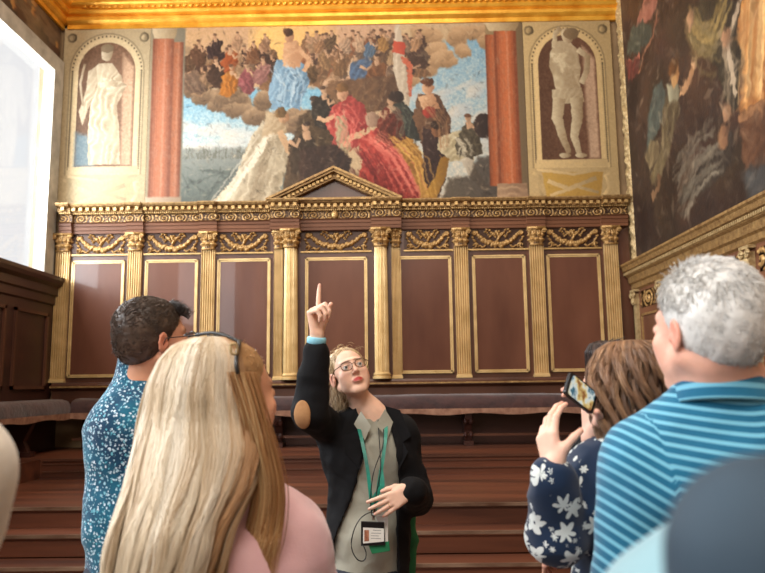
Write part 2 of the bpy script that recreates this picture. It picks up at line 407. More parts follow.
# festoons between the capitals
def festoon(cx, wd, y=YB - .036):
    nx, nz = int(wd / .0055), 46
    U = np.linspace(-1, 1, nx)[None, :]; Vv = np.linspace(0, 1, nz)[:, None]   # v 0 bottom 1 top
    X = U * wd / 2; Z = Vv * .27; h = np.zeros((nz, nx)); r = np.random.default_rng(5)
    def blob(x, z, s, a=1.0, sz=None):
        nonlocal h; h = np.maximum(h, a * np.sqrt(np.clip(1 - ((X - x) / s) ** 2 - ((Z - z) / (sz or s)) ** 2, 0, 1)))
    for t_ in np.linspace(-1, 1, 46):
        x = t_ * wd * .36; z = .215 - .155 * (1 - abs(t_) ** 2.6) ; s = .024 + .017 * (1 - abs(t_))
        for q in range(3): blob(x + r.normal(0, .008), z + r.normal(0, .012), s * r.uniform(.45, .8), r.uniform(.7, 1))
    for sx in (-1, 1):
        for q in range(9): a = q * PI * 2 / 9; blob(sx * wd * .40 + .022 * math.cos(a), .215 + .022 * math.sin(a), .016, .9)
        blob(sx * wd * .40, .215, .014)
        for q in range(8): blob(sx * (wd * .44 - q * .010), .16 - q * .016 + .01 * math.sin(q * 2.), .014, .8)
        for q in range(12): a = q * .45; rr = .006 + q * .0032; blob(sx * (wd * .41 + rr * math.cos(a)), .045 + rr * math.sin(a), .010, .9)
        for q in range(9): blob(sx * (wd * .34 - q * .012), .028 + .012 * math.sin(q * .9), .012, .7)
        for q in range(8): blob(sx * (.02 + q * wd * .027), .235 - .04 * math.sin(q * .9) , .017, .9); blob(sx * (.03 + q * wd * .02), .19 - .03 * math.cos(q * 1.3), .013, .9)
    for q in range(6): blob(r.normal(0, .012), .13 + q * .02, .02, .95)
    h = np.clip(h + .12 * vnoise(X * 90, Z * 90, 2, 2) * (h > .05), 0, 1)
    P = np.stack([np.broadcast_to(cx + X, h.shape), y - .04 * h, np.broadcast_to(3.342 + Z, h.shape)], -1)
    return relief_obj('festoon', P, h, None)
for cx, wd in ((-4.0, .76), (-3.0, .78), (-2.01, .74), (-.73, .98), (.535, .66), (1.50, .80), (2.53, .78)): W(festoon(cx, wd))
# pediment over the middle bay
mb = MB(); cxp, hw, z0, zt = -.74, .93, 4.02, 4.46
def rake(mb, o0, o1, t0, t1, hw=hw):
    L = np.array([-hw, 0.0]); A = np.array([0, zt - z0 - .0]); d = (A - L) / np.linalg.norm(A - L); n = np.array([-d[1], d[0]])
    for s_ in (-1, 1):
        q = [L - n * t0, A - np.array([0, t0 / d[0]]), A - np.array([0, t1 / d[0]]), L - n * t1 + d * (t1 - t0) * 0]
        pts = [(cxp + s_ * p[0], z0 + p[1]) for p in q]
        if s_ < 0: pts = pts[::-1]
        mb.prism(pts, YB - o1, YB - o0, 1)
rake(mb, .0, .34, 0, .03); rake(mb, .0, .31, .03, .06); rake(mb, .0, .22, .06, .13)
mb.box(cxp - hw + .02, cxp + hw - .02, YB - .30, YB, 4.0, 4.03)
ped = W(mb.build('pediment', 'gold_old'))
mb = MB()
for s_ in (-1, 1):
    for k in range(16):
        f_ = (k + .6) / 16.6; x = cxp + s_ * hw * (1 - f_); z = z0 + (zt - z0) * f_ - .095
        if z > z0 + .015: mb.box(x - .02, x + .02, YB - .26, YB - .21, z - .02, z + .02)
o = mb.build('dentil_row', 'gold'); o.parent = ped
mb = MB().prism([(cxp - .62, 4.035), (cxp + .62, 4.035), (cxp, 4.31)], YB - .13, YB - .01, 1); o = mb.build('tympanum', 'wood'); o.parent = ped
o = MB().ball((cxp, YB - .14, 3.83), (.05, .03, .06), 12, 8).build('mask_boss', 'gold', ped, True)

# ---------------------------------------------------------------- steps and dais
st = empty('dais_steps', (-.6, 5.5, 0), 'dark reddish wooden steps climbing to the dais below the far wall', 'steps')
yy = [5.5, 5.82, 6.1]
for k, y in enumerate(yy):
    z = .17 * (k + 1)
    s_ = rel(box('step', 'wood_step', XL + .13, XR - .11, y + .025, (yy[k + 1] + .05) if k < 2 else 8.06, z - .17 if k else 0, z - .03), st)
    n_ = MB().box(XL + .13, XR - .11, y, y + .3 if k < 2 else 8.06, z - .03, z); n_ = n_.build('tread', 'wood_step'); n_.parent = s_
    n_ = MB().box(XL + .13, XR - .11, y - .006, y + .02, z - .022, z + .003).build('nosing', 'nosing'); n_.parent = s_
rel(box('upper_platform', 'wood_step', XL + .13, XR - .11, 8.03, YB, .0, .719), st)
rel(box('side_platform', 'wood_step', XL + .13, -3.93, 6.4, 8.03, .511, .719), st)
mb = MB()
for z in (.575, .655): mb.box(-3.9, XR - .12, 8.015, 8.04, z, z + .012)
mb.box(-3.9, XR - .12, 8.0, 8.05, .70, .719)
rel(mb.build('riser_moulding', 'wood'), st)

# long benches
def bench(name, label, x0, x1, y0, y1, axis):
    b = empty(name, ((x0 + x1) / 2, (y0 + y1) / 2, .72), label, 'bench')
    rel(box('seat_board', 'wood', x0, x1, y0, y1, 1.14, 1.19), b)
    if axis == 0:
        rel(box('bench_back', 'wood_dark', x0, x1, y1 - .03, y1, .72, 1.14), b)
        rel(box('foot_rail', 'wood', x0, x1, y0 + .10, y0 + .14, .84, .87), b)
        for x in (-3.55, -1.45, .98, 2.6):
            q = MB(); q.box(x - .06, x + .06, y0 + .06, y1 - .03, .72, .78)
            prof = [(y0 + .12, .78), (y0 + .09, .84), (y0 + .16, .90), (y0 + .12, .97), (y0 + .05, 1.05), (y0 + .03, 1.14), (y1 - .04, 1.14), (y1 - .04, .78)]
            q.prism(prof, x - .045, x + .045, 0)
            for zz, yy_ in ((.86, .10), (1.03, .07)):
                for sx in (-.035, .035): q.ball((x + sx, y0 + yy_, zz), (.03, .04, .04))
            rel(q.build('carved_support', 'wood_dark'), b)
    else:
        rel(box('bench_back', 'wood_dark', x0, x0 + .03, y0, y1, .72, 1.14), b)
        for y in (7.0, 8.3):
            q = MB(); q.box(x0 + .04, x1 - .06, y - .05, y + .05, .72, .78); q.prism([(x1 - .1, .78), (x1 - .16, .9), (x1 - .04, 1.14), (x0 + .04, 1.14), (x0 + .04, .78)], y - .04, y + .04, 1)
            rel(q.build('carved_support', 'wood_dark'), b)
    return b
bench('long_bench', 'long dark wooden bench on carved supports against the far wall panelling', -4.1, XR - .12, 9.08, 9.5, 0)
bench('side_bench', 'dark wooden bench along the left wall below the window', -4.5, -4.1, 6.2, 9.5, 1)
def cushion(name, label, x0, x1, y0, y1, z, drop, axis, seed):
    """padded runner with a braided lower edge hanging over the seat front"""
    n = int((x1 - x0 if axis == 0 else y1 - y0) / .03)
    T = np.linspace(0, 1, n)[:, None]
    prof = np.array([(1, .02), (.98, .13), (.9, .165), (.6, .175), (.25, .17), (.06, .15), (-.02, .11), (-.045, .05), (-.04, .0), (-.035, -drop * .5), (-.03, -drop), (-.01, -drop), (0, 0), (1, 0)])
    a, q = prof[:, 0][None, :], prof[:, 1][None, :]
    wob = .012 * vnoise(T * n * .03 * 2.2, a * 2 + 9, seed, 3) 
    zz = z + q + wob * (q > .02) + np.where(q < 0, .012 * np.sin(T * n * .03 * 7 + seed) * 1, 0)
    if axis == 0:
        X = x0 + T * (x1 - x0) + 0 * a; Y = y0 + a * (y1 - y0) + wob
    else:
        Y = y0 + T * (y1 - y0) + 0 * a; X = x1 - a * (x1 - x0) - wob
    P = np.stack([X, Y, zz], -1); P = np.concatenate([P, P[:, :1]], 1)
    m_ = MB().grid(P if axis else P[:, ::-1]); o = m_.build(name, 'cushion', smooth=True)
    prop(o, label, 'cushion')
    if axis == 0: e = MB().grid(np.stack([np.stack([X[:, k], Y[:, k] - .006, zz[:, k]], -1) for k in (8, 9, 10)], 1))
    else: e = MB().grid(np.stack([np.stack([X[:, k] + .006, Y[:, k], zz[:, k]], -1) for k in (8, 9, 10)], 1))
    e.build('braided_edge', 'cushion_edge', o, True); return o
cushion('seat_runner', 'plum cloth seat runner covering the bench along the far wall', -4.08, XR - .13, 9.06, 9.48, 1.192, .07, 0, 3)
cushion('seat_runner', 'plum cloth seat runner covering the bench along the left wall', -4.48, -4.09, 6.2, 9.04, 1.192, .07, 1, 5)

# ---------------------------------------------------------------- left dado and right wainscot
dl = empty('side_panelling', (-4.6, 7, 0), 'very dark wooden panelling below the bright window on the left wall', 'panelling')
rel(box('back_board', 'wood_dark', XL, XL + .12, 4.0, YB - .02, 0, 2.9), dl)
mb = MB(); mould_y(mb, [(.12, 2.62), (.15, 2.64), (.15, 2.74), (.18, 2.76), (.18, 2.86), (.24, 2.9), (.26, 2.95), (.26, 3.0), (0, 3.01)], 4.0, YB - .02, XL, 1); rel(mb.build('top_rail', 'wood_dark'), dl)
for y in (8.95, 7.9, 6.85, 5.8):
    mb = MB()
    for (a, b, c, d) in ((y - .42, y - .38, 1.5, 2.5), (y + .38, y + .42, 1.5, 2.5), (y - .42, y + .42, 1.5, 1.54), (y - .42, y + .42, 2.46, 2.5)): mb.box(XL + .118, XL + .15, a, b, c, d)
    rel(mb.build('panel_frame', 'wood'), dl)
rw = empty('side_panelling', (3.4, 7, 0), 'brown panelling with small scrolled pilasters under the large dark painting on the right', 'panelling')
rel(box('back_board', 'architrave', XR - .10, XR, 2.0, YB - .04, .0, 2.86), rw)
mb = MB(); mould_y(mb, [(.10, 2.72), (.13, 2.74), (.13, 2.80), (.16, 2.82), (.17, 2.90), (.20, 2.92), (.21, 2.97), (.235, 2.98), (.25, 3.03), (.27, 3.05), (.27, 3.075), (.0, 3.08)], 2.0, YB - .04, XR, -1)
rel(mb.build('cornice', 'gold_old'), rw)
mb = MB()
for k in range(190): y = 2.02 + k * .04; mb.box(XR - .225, XR - .20, y, y + .02, 2.93, 2.965)
rel(mb.build('dentil_row', 'gold_pale'), rw)
for y in (9.42, 8.5, 7.45, 6.4, 5.3):
    p = rel(box('pilaster', 'gold_pale', XR - .14, XR - .09, y - .055, y + .055, 1.55, 2.52), rw)
    mb = MB()
    for sy in (-1, 1):
        t_ = np.linspace(0, 4 * PI, 30); rr = .008 + .034 * (1 - t_ / t_[-1])
        mb.tube(np.stack([XR - .17 + 0 * t_, y + sy * (.055 + rr * np.cos(t_)), 2.64 + rr * np.sin(t_)], -1), .011, 6)
    mb.box(XR - .17, XR - .09, y - .09, y + .09, 2.69, 2.72); mb.box(XR - .16, XR - .09, y - .06, y + .06, 2.52, 2.66)
    for q in range(5): mb.ball((XR - .165, y - .04 + q * .02, 2.57), (.012, .012, .035))
    mb.build('capital', 'gold_pale', smooth=False).parent = p
for y0, y1 in ((8.60, 9.32), (7.55, 8.4), (6.5, 7.35), (5.4, 6.3)):
    p = rel(box('panel', 'wood_field', XR - .11, XR - .095, y0 + .08, y1 - .08, 1.62, 2.36), rw)
    mb = MB()
    for (a, b, c, d) in ((y0 + .06, y0 + .09, 1.6, 2.38), (y1 - .09, y1 - .06, 1.6, 2.38), (y0 + .06, y1 - .06, 2.35, 2.38), (y0 + .06, y1 - .06, 1.6, 1.63)): mb.box(XR - .125, XR - .09, a, b, c, d)
    mb.build('panel_frame', 'gold_old').parent = p
    Pq, hq = scroll_relief(y0 + .03, y1 - .03, 2.46, 2.68, 0, .012)
    Pq = np.stack([XR - .10 + Pq[..., 1] * 1.5, Pq[..., 0], Pq[..., 2]], -1)
    relief_obj('scroll_frieze', Pq[:, ::-1], hq[:, ::-1], None).parent = p
for o in rw.children:
    for c in o.children: pass
# ---------------------------------------------------------------- painted surfaces (oil paint and fresco), brushed onto dense canvases
class Canvas:
    """u to the right and v downwards, in painter's units; colours are sRGB 0..255"""
    def __init__(s, u0, u1, v0, v1, nu, nv, base, seed=1):
        s.u0, s.u1, s.v0, s.v1, s.nu, s.nv = u0, u1, v0, v1, nu, nv
        s.U, s.V = np.meshgrid(np.linspace(u0, u1, nu), np.linspace(v0, v1, nv))
        s.A = np.ones((nv, nu, 3)) * np.array(base, float)
        s.wu = vnoise(s.U * .35, s.V * .35, seed, 3) * 1.6; s.wv = vnoise(s.U * .35 + 40, s.V * .35, seed + 1, 3) * 1.6
        s.tex = vnoise(s.U * .5, s.V * .5, seed + 2, 4); s.seed = seed
        s.lf = vnoise(s.U * .09 + 7, s.V * .09, seed + 5, 2); s.pig = vnoise(s.U * .8, s.V * .8, seed + 6, 3)
    def blend(s, m, c):
        s.A += m[..., None] * (np.asarray(c, float) - s.A)
    def poly(s, pts, c, c2=None, ang=0.0, soft=.8, folds=0, fa=0.0, famp=.35, warp=1.0, op=1.0, grad=(0, 1)):
        pts = np.array(pts, float); u0, v0 = pts.min(0) - 4; u1, v1 = pts.max(0) + 4
        iu = slice(max(int((u0 - s.u0) / (s.u1 - s.u0) * s.nu), 0), max(int((u1 - s.u0) / (s.u1 - s.u0) * s.nu) + 1, 0))
        iv = slice(max(int((v0 - s.v0) / (s.v1 - s.v0) * s.nv), 0), max(int((v1 - s.v0) / (s.v1 - s.v0) * s.nv) + 1, 0))
        U = s.U[iv, iu] + s.wu[iv, iu] * warp; V = s.V[iv, iu] + s.wv[iv, iu] * warp
        if U.size == 0: return
        d = np.full(U.shape, 1e9); ins = np.zeros(U.shape, bool)
        for (x0, y0), (x1, y1) in zip(pts, np.roll(pts, -1, 0)):
            dx, dy = x1 - x0, y1 - y0; t = np.clip(((U - x0) * dx + (V - y0) * dy) / (dx * dx + dy * dy + 1e-9), 0, 1)
            d = np.minimum(d, np.hypot(U - x0 - t * dx, V - y0 - t * dy))
            ins ^= ((y0 > V) != (y1 > V)) & (U < (x1 - x0) * (V - y0) / (y1 - y0 + 1e-12) + x0)
        sd = np.where(ins, -d, d); m = np.clip(.5 - sd / soft, 0, 1) * op
        c = np.array(c, float); c2 = c * .55 if c2 is None else np.array(c2, float)
        w = pts.max(0) - pts.min(0) + 1e-6
        g = ((U - pts[:, 0].min()) / w[0] * math.cos(ang) + (V - pts[:, 1].min()) / w[1] * math.sin(ang))
        g = g / (abs(math.cos(ang)) + abs(math.sin(ang))) + (.5 if math.cos(ang) < 0 or math.sin(ang) < 0 else 0)
        if folds:
            q = (U * math.cos(fa) + V * math.sin(fa)) * 2 * PI / folds + 5.0 * s.lf[iv, iu] + .8 * s.tex[iv, iu]
            g = g * .5 + .12 + famp * 1.25 * (np.abs(np.sin(q * .5)) ** .8 - .45) * (.9 + .9 * s.lf[iv, iu]) + .22 * s.pig[iv, iu]
        else: g = g + .3 * s.tex[iv, iu] + .15 * s.pig[iv, iu]
        g = np.clip(g, 0, 1)[..., None]
        colr = c * (1 - g) + c2 * g
        s.A[iv, iu] += m[..., None] * (colr - s.A[iv, iu])
    def ell(s, cu, cv, ru, rv, c, c2=None, rot=0.0, **k):
        t = np.linspace(0, 2 * PI, 18, endpoint=False); a, b = ru * np.cos(t), rv * np.sin(t)
        s.poly(np.stack([cu + a * math.cos(rot) - b * math.sin(rot), cv + a * math.sin(rot) + b * math.cos(rot)], 1), c, c2, **k)
    def line(s, pts, wd, c, **k):
        pts = np.array(pts, float); d = np.gradient(pts, axis=0); n = np.stack([-d[:, 1], d[:, 0]], 1); n /= np.linalg.norm(n, axis=1)[:, None] + 1e-9
        wd = np.broadcast_to(wd, (len(pts),))[:, None] / 2
        s.poly(np.concatenate([pts + n * wd, (pts - n * wd)[::-1]]), c, k.pop('c2', c), **k)
    def figure(s, u, v, h, robe, skin=(214, 170, 130), hair=(70, 45, 30), lean=0.0, arm=0.0, wd=.36):
        """a loosely brushed draped figure: h tall, (u, v) its head"""
        r = h * .085; bx = u - lean * h; Q = np.random.default_rng(int(u * 7 + v * 13)); dk = np.array(robe) * .5; a_, b_ = Q.uniform(.5, .95, 2)
        s.poly([(u - r * .6, v + r), (u + r * .6, v + r), (u + h * wd * a_, v + h * .25), (u + h * wd * .8, v + h * .5), (bx + h * wd * b_, v + h * .85), (bx + h * wd * .2, v + h), (bx - h * wd * b_, v + h * .9), (u - h * wd * .9, v + h * .55), (u - h * wd * (1.4 - a_), v + h * .3)], robe, dk, ang=Q.uniform(-.5, .9), folds=max(h * .2, 2.4), fa=Q.uniform(-.8, .9), soft=1.0, warp=1.2)
        s.line([(u, v + r), (u + .05 * h, v + h * .26)], h * .14, skin, c2=np.array(skin) * .75, soft=.9)
        s.line([(u + .3 * h * wd * np.sign(arm), v + h * .22), (u + arm * h * .3, v + h * .38), (u + arm * h * .55, v + h * .28)], h * .08, skin, c2=np.array(skin) * .75, soft=.9, warp=.5)
        s.ell(u, v, r * .9, r * 1.12, skin, np.array(skin) * .7, soft=.8, warp=.3)
        s.ell(u - r * .25 * np.sign(arm), v - r * .6, r * .95, r * .6, np.array(hair) * .7 + 40, np.array(hair) * .9, soft=.9, warp=.3)
    def brush(s, n, r0=1.0, r1=3.4, amp=.4, seed=1):
        """short visible brush strokes that break up the painted areas"""
        Q = np.random.default_rng(seed)
        for _ in range(n):
            x, y = Q.uniform(s.u0, s.u1), Q.uniform(s.v0, s.v1); i = int((y - s.v0) / (s.v1 - s.v0) * (s.nv - 1)); j = int((x - s.u0) / (s.u1 - s.u0) * (s.nu - 1))
            c = s.A[i, j].copy(); k = Q.normal(0, amp); c = c * (1 + k) if k < 0 else c + (np.array((240, 214, 170)) - c) * min(k, .8)
            a = s.lf[i, j] * 7 + Q.normal(0, .5); L = Q.uniform(r0, r1); t_ = np.array([math.cos(a), math.sin(a)]); m_ = np.array([-t_[1], t_[0]]) * L * Q.uniform(.2, .45)
            p = np.array([x, y]); s.poly([p - t_ * L, p + m_, p + t_ * L, p - m_], c, c, soft=1.1, op=Q.uniform(.3, .75), warp=.4)
    def build(s, name, P, loc, label, cat, mat='paint', flip=False, parent=None):
        """P(U, V) -> world positions"""
        pos = P(s.U, s.V); c = lin(np.clip((s.A * .76 + s.A.mean(-1, keepdims=True) * .12 + np.array([6, 2, 0])) * (1 + s.pig[..., None] * .08) + s.tex[..., None] * 8, 0, 255))
        nv, nu = s.U.shape; idx = np.arange(nu * nv).reshape(nv, nu)
        F = np.stack([idx[:-1, :-1], idx[1:, :-1], idx[1:, 1:], idx[:-1, 1:]], -1).reshape(-1, 4)
        if flip: F = F[:, ::-1]
        o = mesh(name, pos.reshape(-1, 3), F, mat, parent, smooth=True, col=c.reshape(-1, 3))
        if label: prop(o, label, cat)
        return o

# --- the large painting over the tribune (a generic allegory of clouds, sky and draped figures)
cv = Canvas(146, 528, 26, 207, 600, 290, (196, 170, 130), 4)
R = np.random.default_rng(12)
cv.poly([(170, 20), (400, 20), (400, 110), (170, 110)], (206, 168, 122), (196, 158, 126), soft=8)
cv.ell(293, 45, 42, 40, (240, 196, 110), (226, 178, 112), soft=18)
cv.poly([(172, 90), (330, 90), (330, 150), (172, 152)], (112, 176, 206), (206, 214, 206), ang=PI / 2, soft=5)
cv.poly([(400, 60), (500, 30), (500, 200), (400, 200)], (120, 172, 200), (214, 206, 184), ang=PI / 2, soft=6)
for _ in range(26): cv.ell(R.uniform(400, 500), R.uniform(85, 150), R.uniform(8, 24), R.uniform(2, 5), (214, 206, 188), (170, 186, 192), soft=4, rot=-.3, op=.8)
for _ in range(14): cv.ell(R.uniform(180, 250), R.uniform(125, 150), R.uniform(10, 24), R.uniform(2, 4), (226, 214, 196), (190, 200, 200), soft=4, op=.8)
cv.poly([(172, 148), (330, 146), (330, 207), (172, 207)], (150, 158, 150), (86, 100, 96), ang=PI / 2, soft=4)
for _ in range(60): x = R.uniform(180, 250); cv.line([(x, 158), (x + R.uniform(-1, 1), R.uniform(146, 156))], .8, (110, 112, 100), soft=.8, op=.7)
for _ in range(12): cv.line([(R.uniform(180, 250), R.uniform(165, 200))] * 1 + [(R.uniform(180, 250), R.uniform(165, 200))], 1.4, (70, 84, 80), soft=2, op=.5)
# cloud banks
def cloud(pts, c, c2):
    for (x, y, r) in pts:
        for _ in range(4): cv.ell(x + R.normal(0, r * .35), y + R.normal(0, r * .25), r * R.uniform(.5, .9), r * R.uniform(.4, .7), c, c2, ang=PI / 2, soft=2.2)
cloud([(186, 60, 14), (190, 84, 14), (205, 98, 14), (222, 104, 15), (240, 108, 15), (258, 116, 15), (275, 122, 14), (296, 124, 14), (312, 118, 14), (232, 92, 14), (262, 98, 14)], (178, 148, 112), (104, 84, 64))
cloud([(426, 40, 14), (440, 54, 14), (452, 64, 12), (430, 70, 15), (462, 44, 14), (480, 38, 12), (414, 84, 10), (470, 56, 9)], (204, 168, 124), (150, 118, 82))
cloud([(340, 60, 16), (366, 50, 14), (384, 58, 14), (400, 44, 12), (410, 62, 12)], (204, 164, 120), (150, 116, 84))
# far crowd in the clouds
for _ in range(95):
    x = R.uniform(186, 425); y = R.uniform(34, 62) + (10 if x < 270 else 0)
    if 272 < x < 306: continue
    cv.figure(x, y, R.uniform(16, 30), [(120, 88, 62), (170, 124, 84), (200, 158, 116), (94, 66, 52), (176, 110, 70), (150, 120, 96)][R.integers(6)], skin=(204, 158, 120), hair=(96, 62, 40), lean=R.uniform(-.4, .4), arm=R.choice([-1, 1]) * R.uniform(.3, 1.1), wd=R.uniform(.3, .5))
for x, y, h, robe in [(196, 42, 26, (120, 84, 60)), (212, 36, 26, (80, 60, 58)), (228, 48, 30, (196, 96, 44)), (214, 60, 30, (96, 70, 54)), (230, 68, 30, (226, 140, 50)), (246, 66, 30, (176, 96, 100)), (252, 44, 22, (150, 100, 64)), (262, 60, 26, (190, 130, 120)),
                      (236, 34, 18, (206, 160, 120)), (264, 36, 18, (200, 150, 110)), (320, 38, 18, (190, 140, 96)), (332, 34, 18, (120, 92, 60)), (346, 38, 20, (214, 176, 140)), (360, 36, 20, (230, 190, 150)), (372, 42, 20, (96, 130, 160)), (386, 36, 20, (204, 150, 80)), (326, 52, 22, (196, 150, 100)), (342, 56, 24, (150, 110, 70)),
                      (356, 58, 22, (224, 190, 150)), (420, 38, 18, (224, 170, 120)), (312, 62, 24, (120, 90, 56)), (396, 50, 20, (220, 180, 130))]:
    cv.figure(x, y, h, robe, hair=(110, 70, 44), lean=R.uniform(-.15, .15), arm=R.choice([-1, 1]) * R.uniform(.3, .8))
# seated figure in pale blue drapery, arm resting
cv.poly([(276, 62), (296, 60), (306, 68), (310, 84), (302, 104), (300, 112), (288, 108), (272, 112), (268, 92)], (150, 190, 214), (74, 112, 140), folds=7, fa=.5, famp=.4)
cv.poly([(284, 44), (296, 42), (304, 54), (300, 70), (282, 68)], (222, 176, 132), (164, 116, 80), folds=12, fa=1)
cv.line([(300, 52), (310, 62), (304, 74)], 5, (206, 160, 118), soft=.8)
cv.ell(289, 38, 4.6, 6, (206, 160, 120), (150, 106, 76)); cv.ell(288, 34, 5.4, 4.6, (90, 56, 36))
# dark blue seated figure
cv.poly([(352, 66), (368, 60), (382, 70), (384, 86), (366, 92), (350, 88)], (86, 120, 156), (44, 60, 84), folds=6, fa=.8)
cv.figure(378, 60, 34, (150, 96, 56), arm=-.9)
cv.poly([(330, 84), (400, 78), (402, 112), (340, 118), (318, 104)], (140, 104, 70), (72, 50, 36), soft=2, folds=14, fa=.4)
# pale banner on a staff
cv.line([(400, 26), (402, 70), (408, 110)], [4, 14, 8], (214, 200, 176), c2=(160, 146, 124), soft=.8, folds=7, fa=.2)
cv.poly([(396, 44), (407, 46), (408, 58), (395, 56)], (206, 84, 56), (176, 62, 44))
cv.line([(404, 60), (412, 70), (412, 100)], [3, 6, 3], (196, 96, 66), soft=.8)
# kneeling white robed figure at the left
cv.poly([(262, 122), (280, 128), (292, 152), (284, 176), (276, 207), (206, 207), (222, 190), (236, 176), (250, 140)], (226, 214, 184), (150, 136, 108), folds=11, fa=.35, famp=.42, warp=1.3)
cv.poly([(266, 112), (284, 118), (288, 134), (262, 138)], (206, 186, 150), (150, 126, 92), folds=7, fa=.9)
cv.line([(280, 132), (292, 156), (312, 154)], 7, (206, 170, 128), c2=(160, 122, 86), soft=.9)
cv.ell(284, 118, 5, 6.4, (206, 166, 124), (150, 108, 76)); cv.ell(281, 114, 6, 5.5, (150, 116, 72))
# dark group in the middle
cv.poly([(300, 118), (330, 98), (340, 140), (330, 180), (300, 207), (280, 207), (288, 160)], (104, 84, 60), (52, 42, 34), soft=2, folds=13, fa=.3)
cv.figure(316, 104, 60, (112, 90, 62), hair=(60, 42, 30), arm=.4); cv.figure(306, 128, 50, (90, 74, 56), hair=(50, 34, 24), arm=-.6)
cv.figure(324, 92, 40, (72, 66, 56), hair=(80, 54, 34), arm=.5)
# standing figure in crimson
cv.poly([(334, 108), (352, 98), (366, 108), (370, 128), (360, 146), (344, 158), (336, 178), (328, 176), (334, 140), (326, 126)], (206, 84, 74), (128, 34, 36), folds=8, fa=.3, famp=.45)
cv.poly([(336, 120), (346, 116), (352, 150), (338, 170)], (196, 180, 140), (130, 110, 80), folds=5, fa=.1)
cv.ell(343, 96, 6, 7.4, (222, 176, 136), (160, 112, 82)); cv.ell(343, 90, 6.6, 4.6, (156, 110, 60))
cv.line([(336, 118), (326, 122), (318, 120)], 4.5, (214, 170, 130), soft=.8)
# man bending over, grey head, crimson and gold mantle
cv.poly([(360, 140), (378, 130), (400, 136), (416, 160), (424, 196), (412, 207), (352, 207), (350, 190), (362, 170)], (212, 80, 66), (120, 28, 30), folds=11, fa=.95, famp=.45, warp=1.4)
cv.poly([(378, 130), (404, 130), (420, 150), (430, 186), (436, 204), (422, 204), (410, 170), (392, 146)], (196, 142, 56), (124, 82, 32), folds=10, fa=.9)
cv.ell(373, 122, 7, 8, (190, 158, 130), (130, 100, 80)); cv.line([(366, 134), (352, 140), (344, 148)], 6, (206, 166, 126), soft=.8)
cv.poly([(300, 150), (336, 146), (352, 160), (346, 190), (300, 204)], (78, 58, 46), (40, 30, 28), soft=2, folds=10, fa=.6)
# dark green and black cloaked figures
cv.poly([(386, 112), (404, 104), (420, 122), (424, 144), (396, 138), (382, 130)], (64, 72, 62), (30, 34, 34), folds=9, fa=.7)
cv.figure(392, 104, 44, (150, 62, 44), hair=(66, 46, 30), arm=-.5); cv.ell(398, 100, 8, 6, (60, 44, 36))
# standing pale lady with brown mantle
cv.poly([(420, 98), (440, 98), (452, 120), (452, 150), (440, 170), (424, 150), (414, 120)], (130, 92, 62), (60, 42, 34), folds=9, fa=.2)
cv.poly([(420, 100), (436, 98), (442, 112), (426, 118)], (226, 184, 140), (170, 120, 84)); cv.ell(430, 92, 6, 7.4, (224, 180, 138), (164, 116, 84)); cv.ell(430, 86, 7, 4.4, (120, 70, 40))
cv.ell(431, 116, 7, 6, (188, 66, 50), (110, 34, 30))
cv.poly([(424, 130), (444, 140), (446, 180), (436, 204), (424, 180)], (66, 44, 40), (36, 26, 26), folds=8, fa=.2)
# stooping page in pale doublet
cv.poly([(440, 140), (462, 134), (478, 150), (474, 164), (452, 164), (438, 152)], (214, 202, 164), (150, 136, 98), folds=7, fa=1.1)
cv.line([(466, 160), (474, 178), (486, 192), (482, 198)], [13, 9, 6, 5], (200, 190, 168), c2=(150, 140, 120), soft=.8)
cv.line([(446, 160), (440, 180), (430, 198)], [10, 10, 12], (196, 146, 50), c2=(130, 92, 36), soft=.9); cv.ell(438, 134, 5.4, 6, (150, 100, 66)); cv.ell(438, 129, 6.4, 4.4, (56, 38, 28))
cv.figure(470, 122, 40, (104, 96, 76), hair=(110, 66, 40), arm=.9)
cv.ell(486, 130, 11, 12, (66, 52, 46), (34, 28, 30)); cv.poly([(478, 160), (496, 160), (500, 207), (440, 207), (448, 180), (470, 178)], (84, 76, 62), (60, 54, 50), soft=3, op=.85)
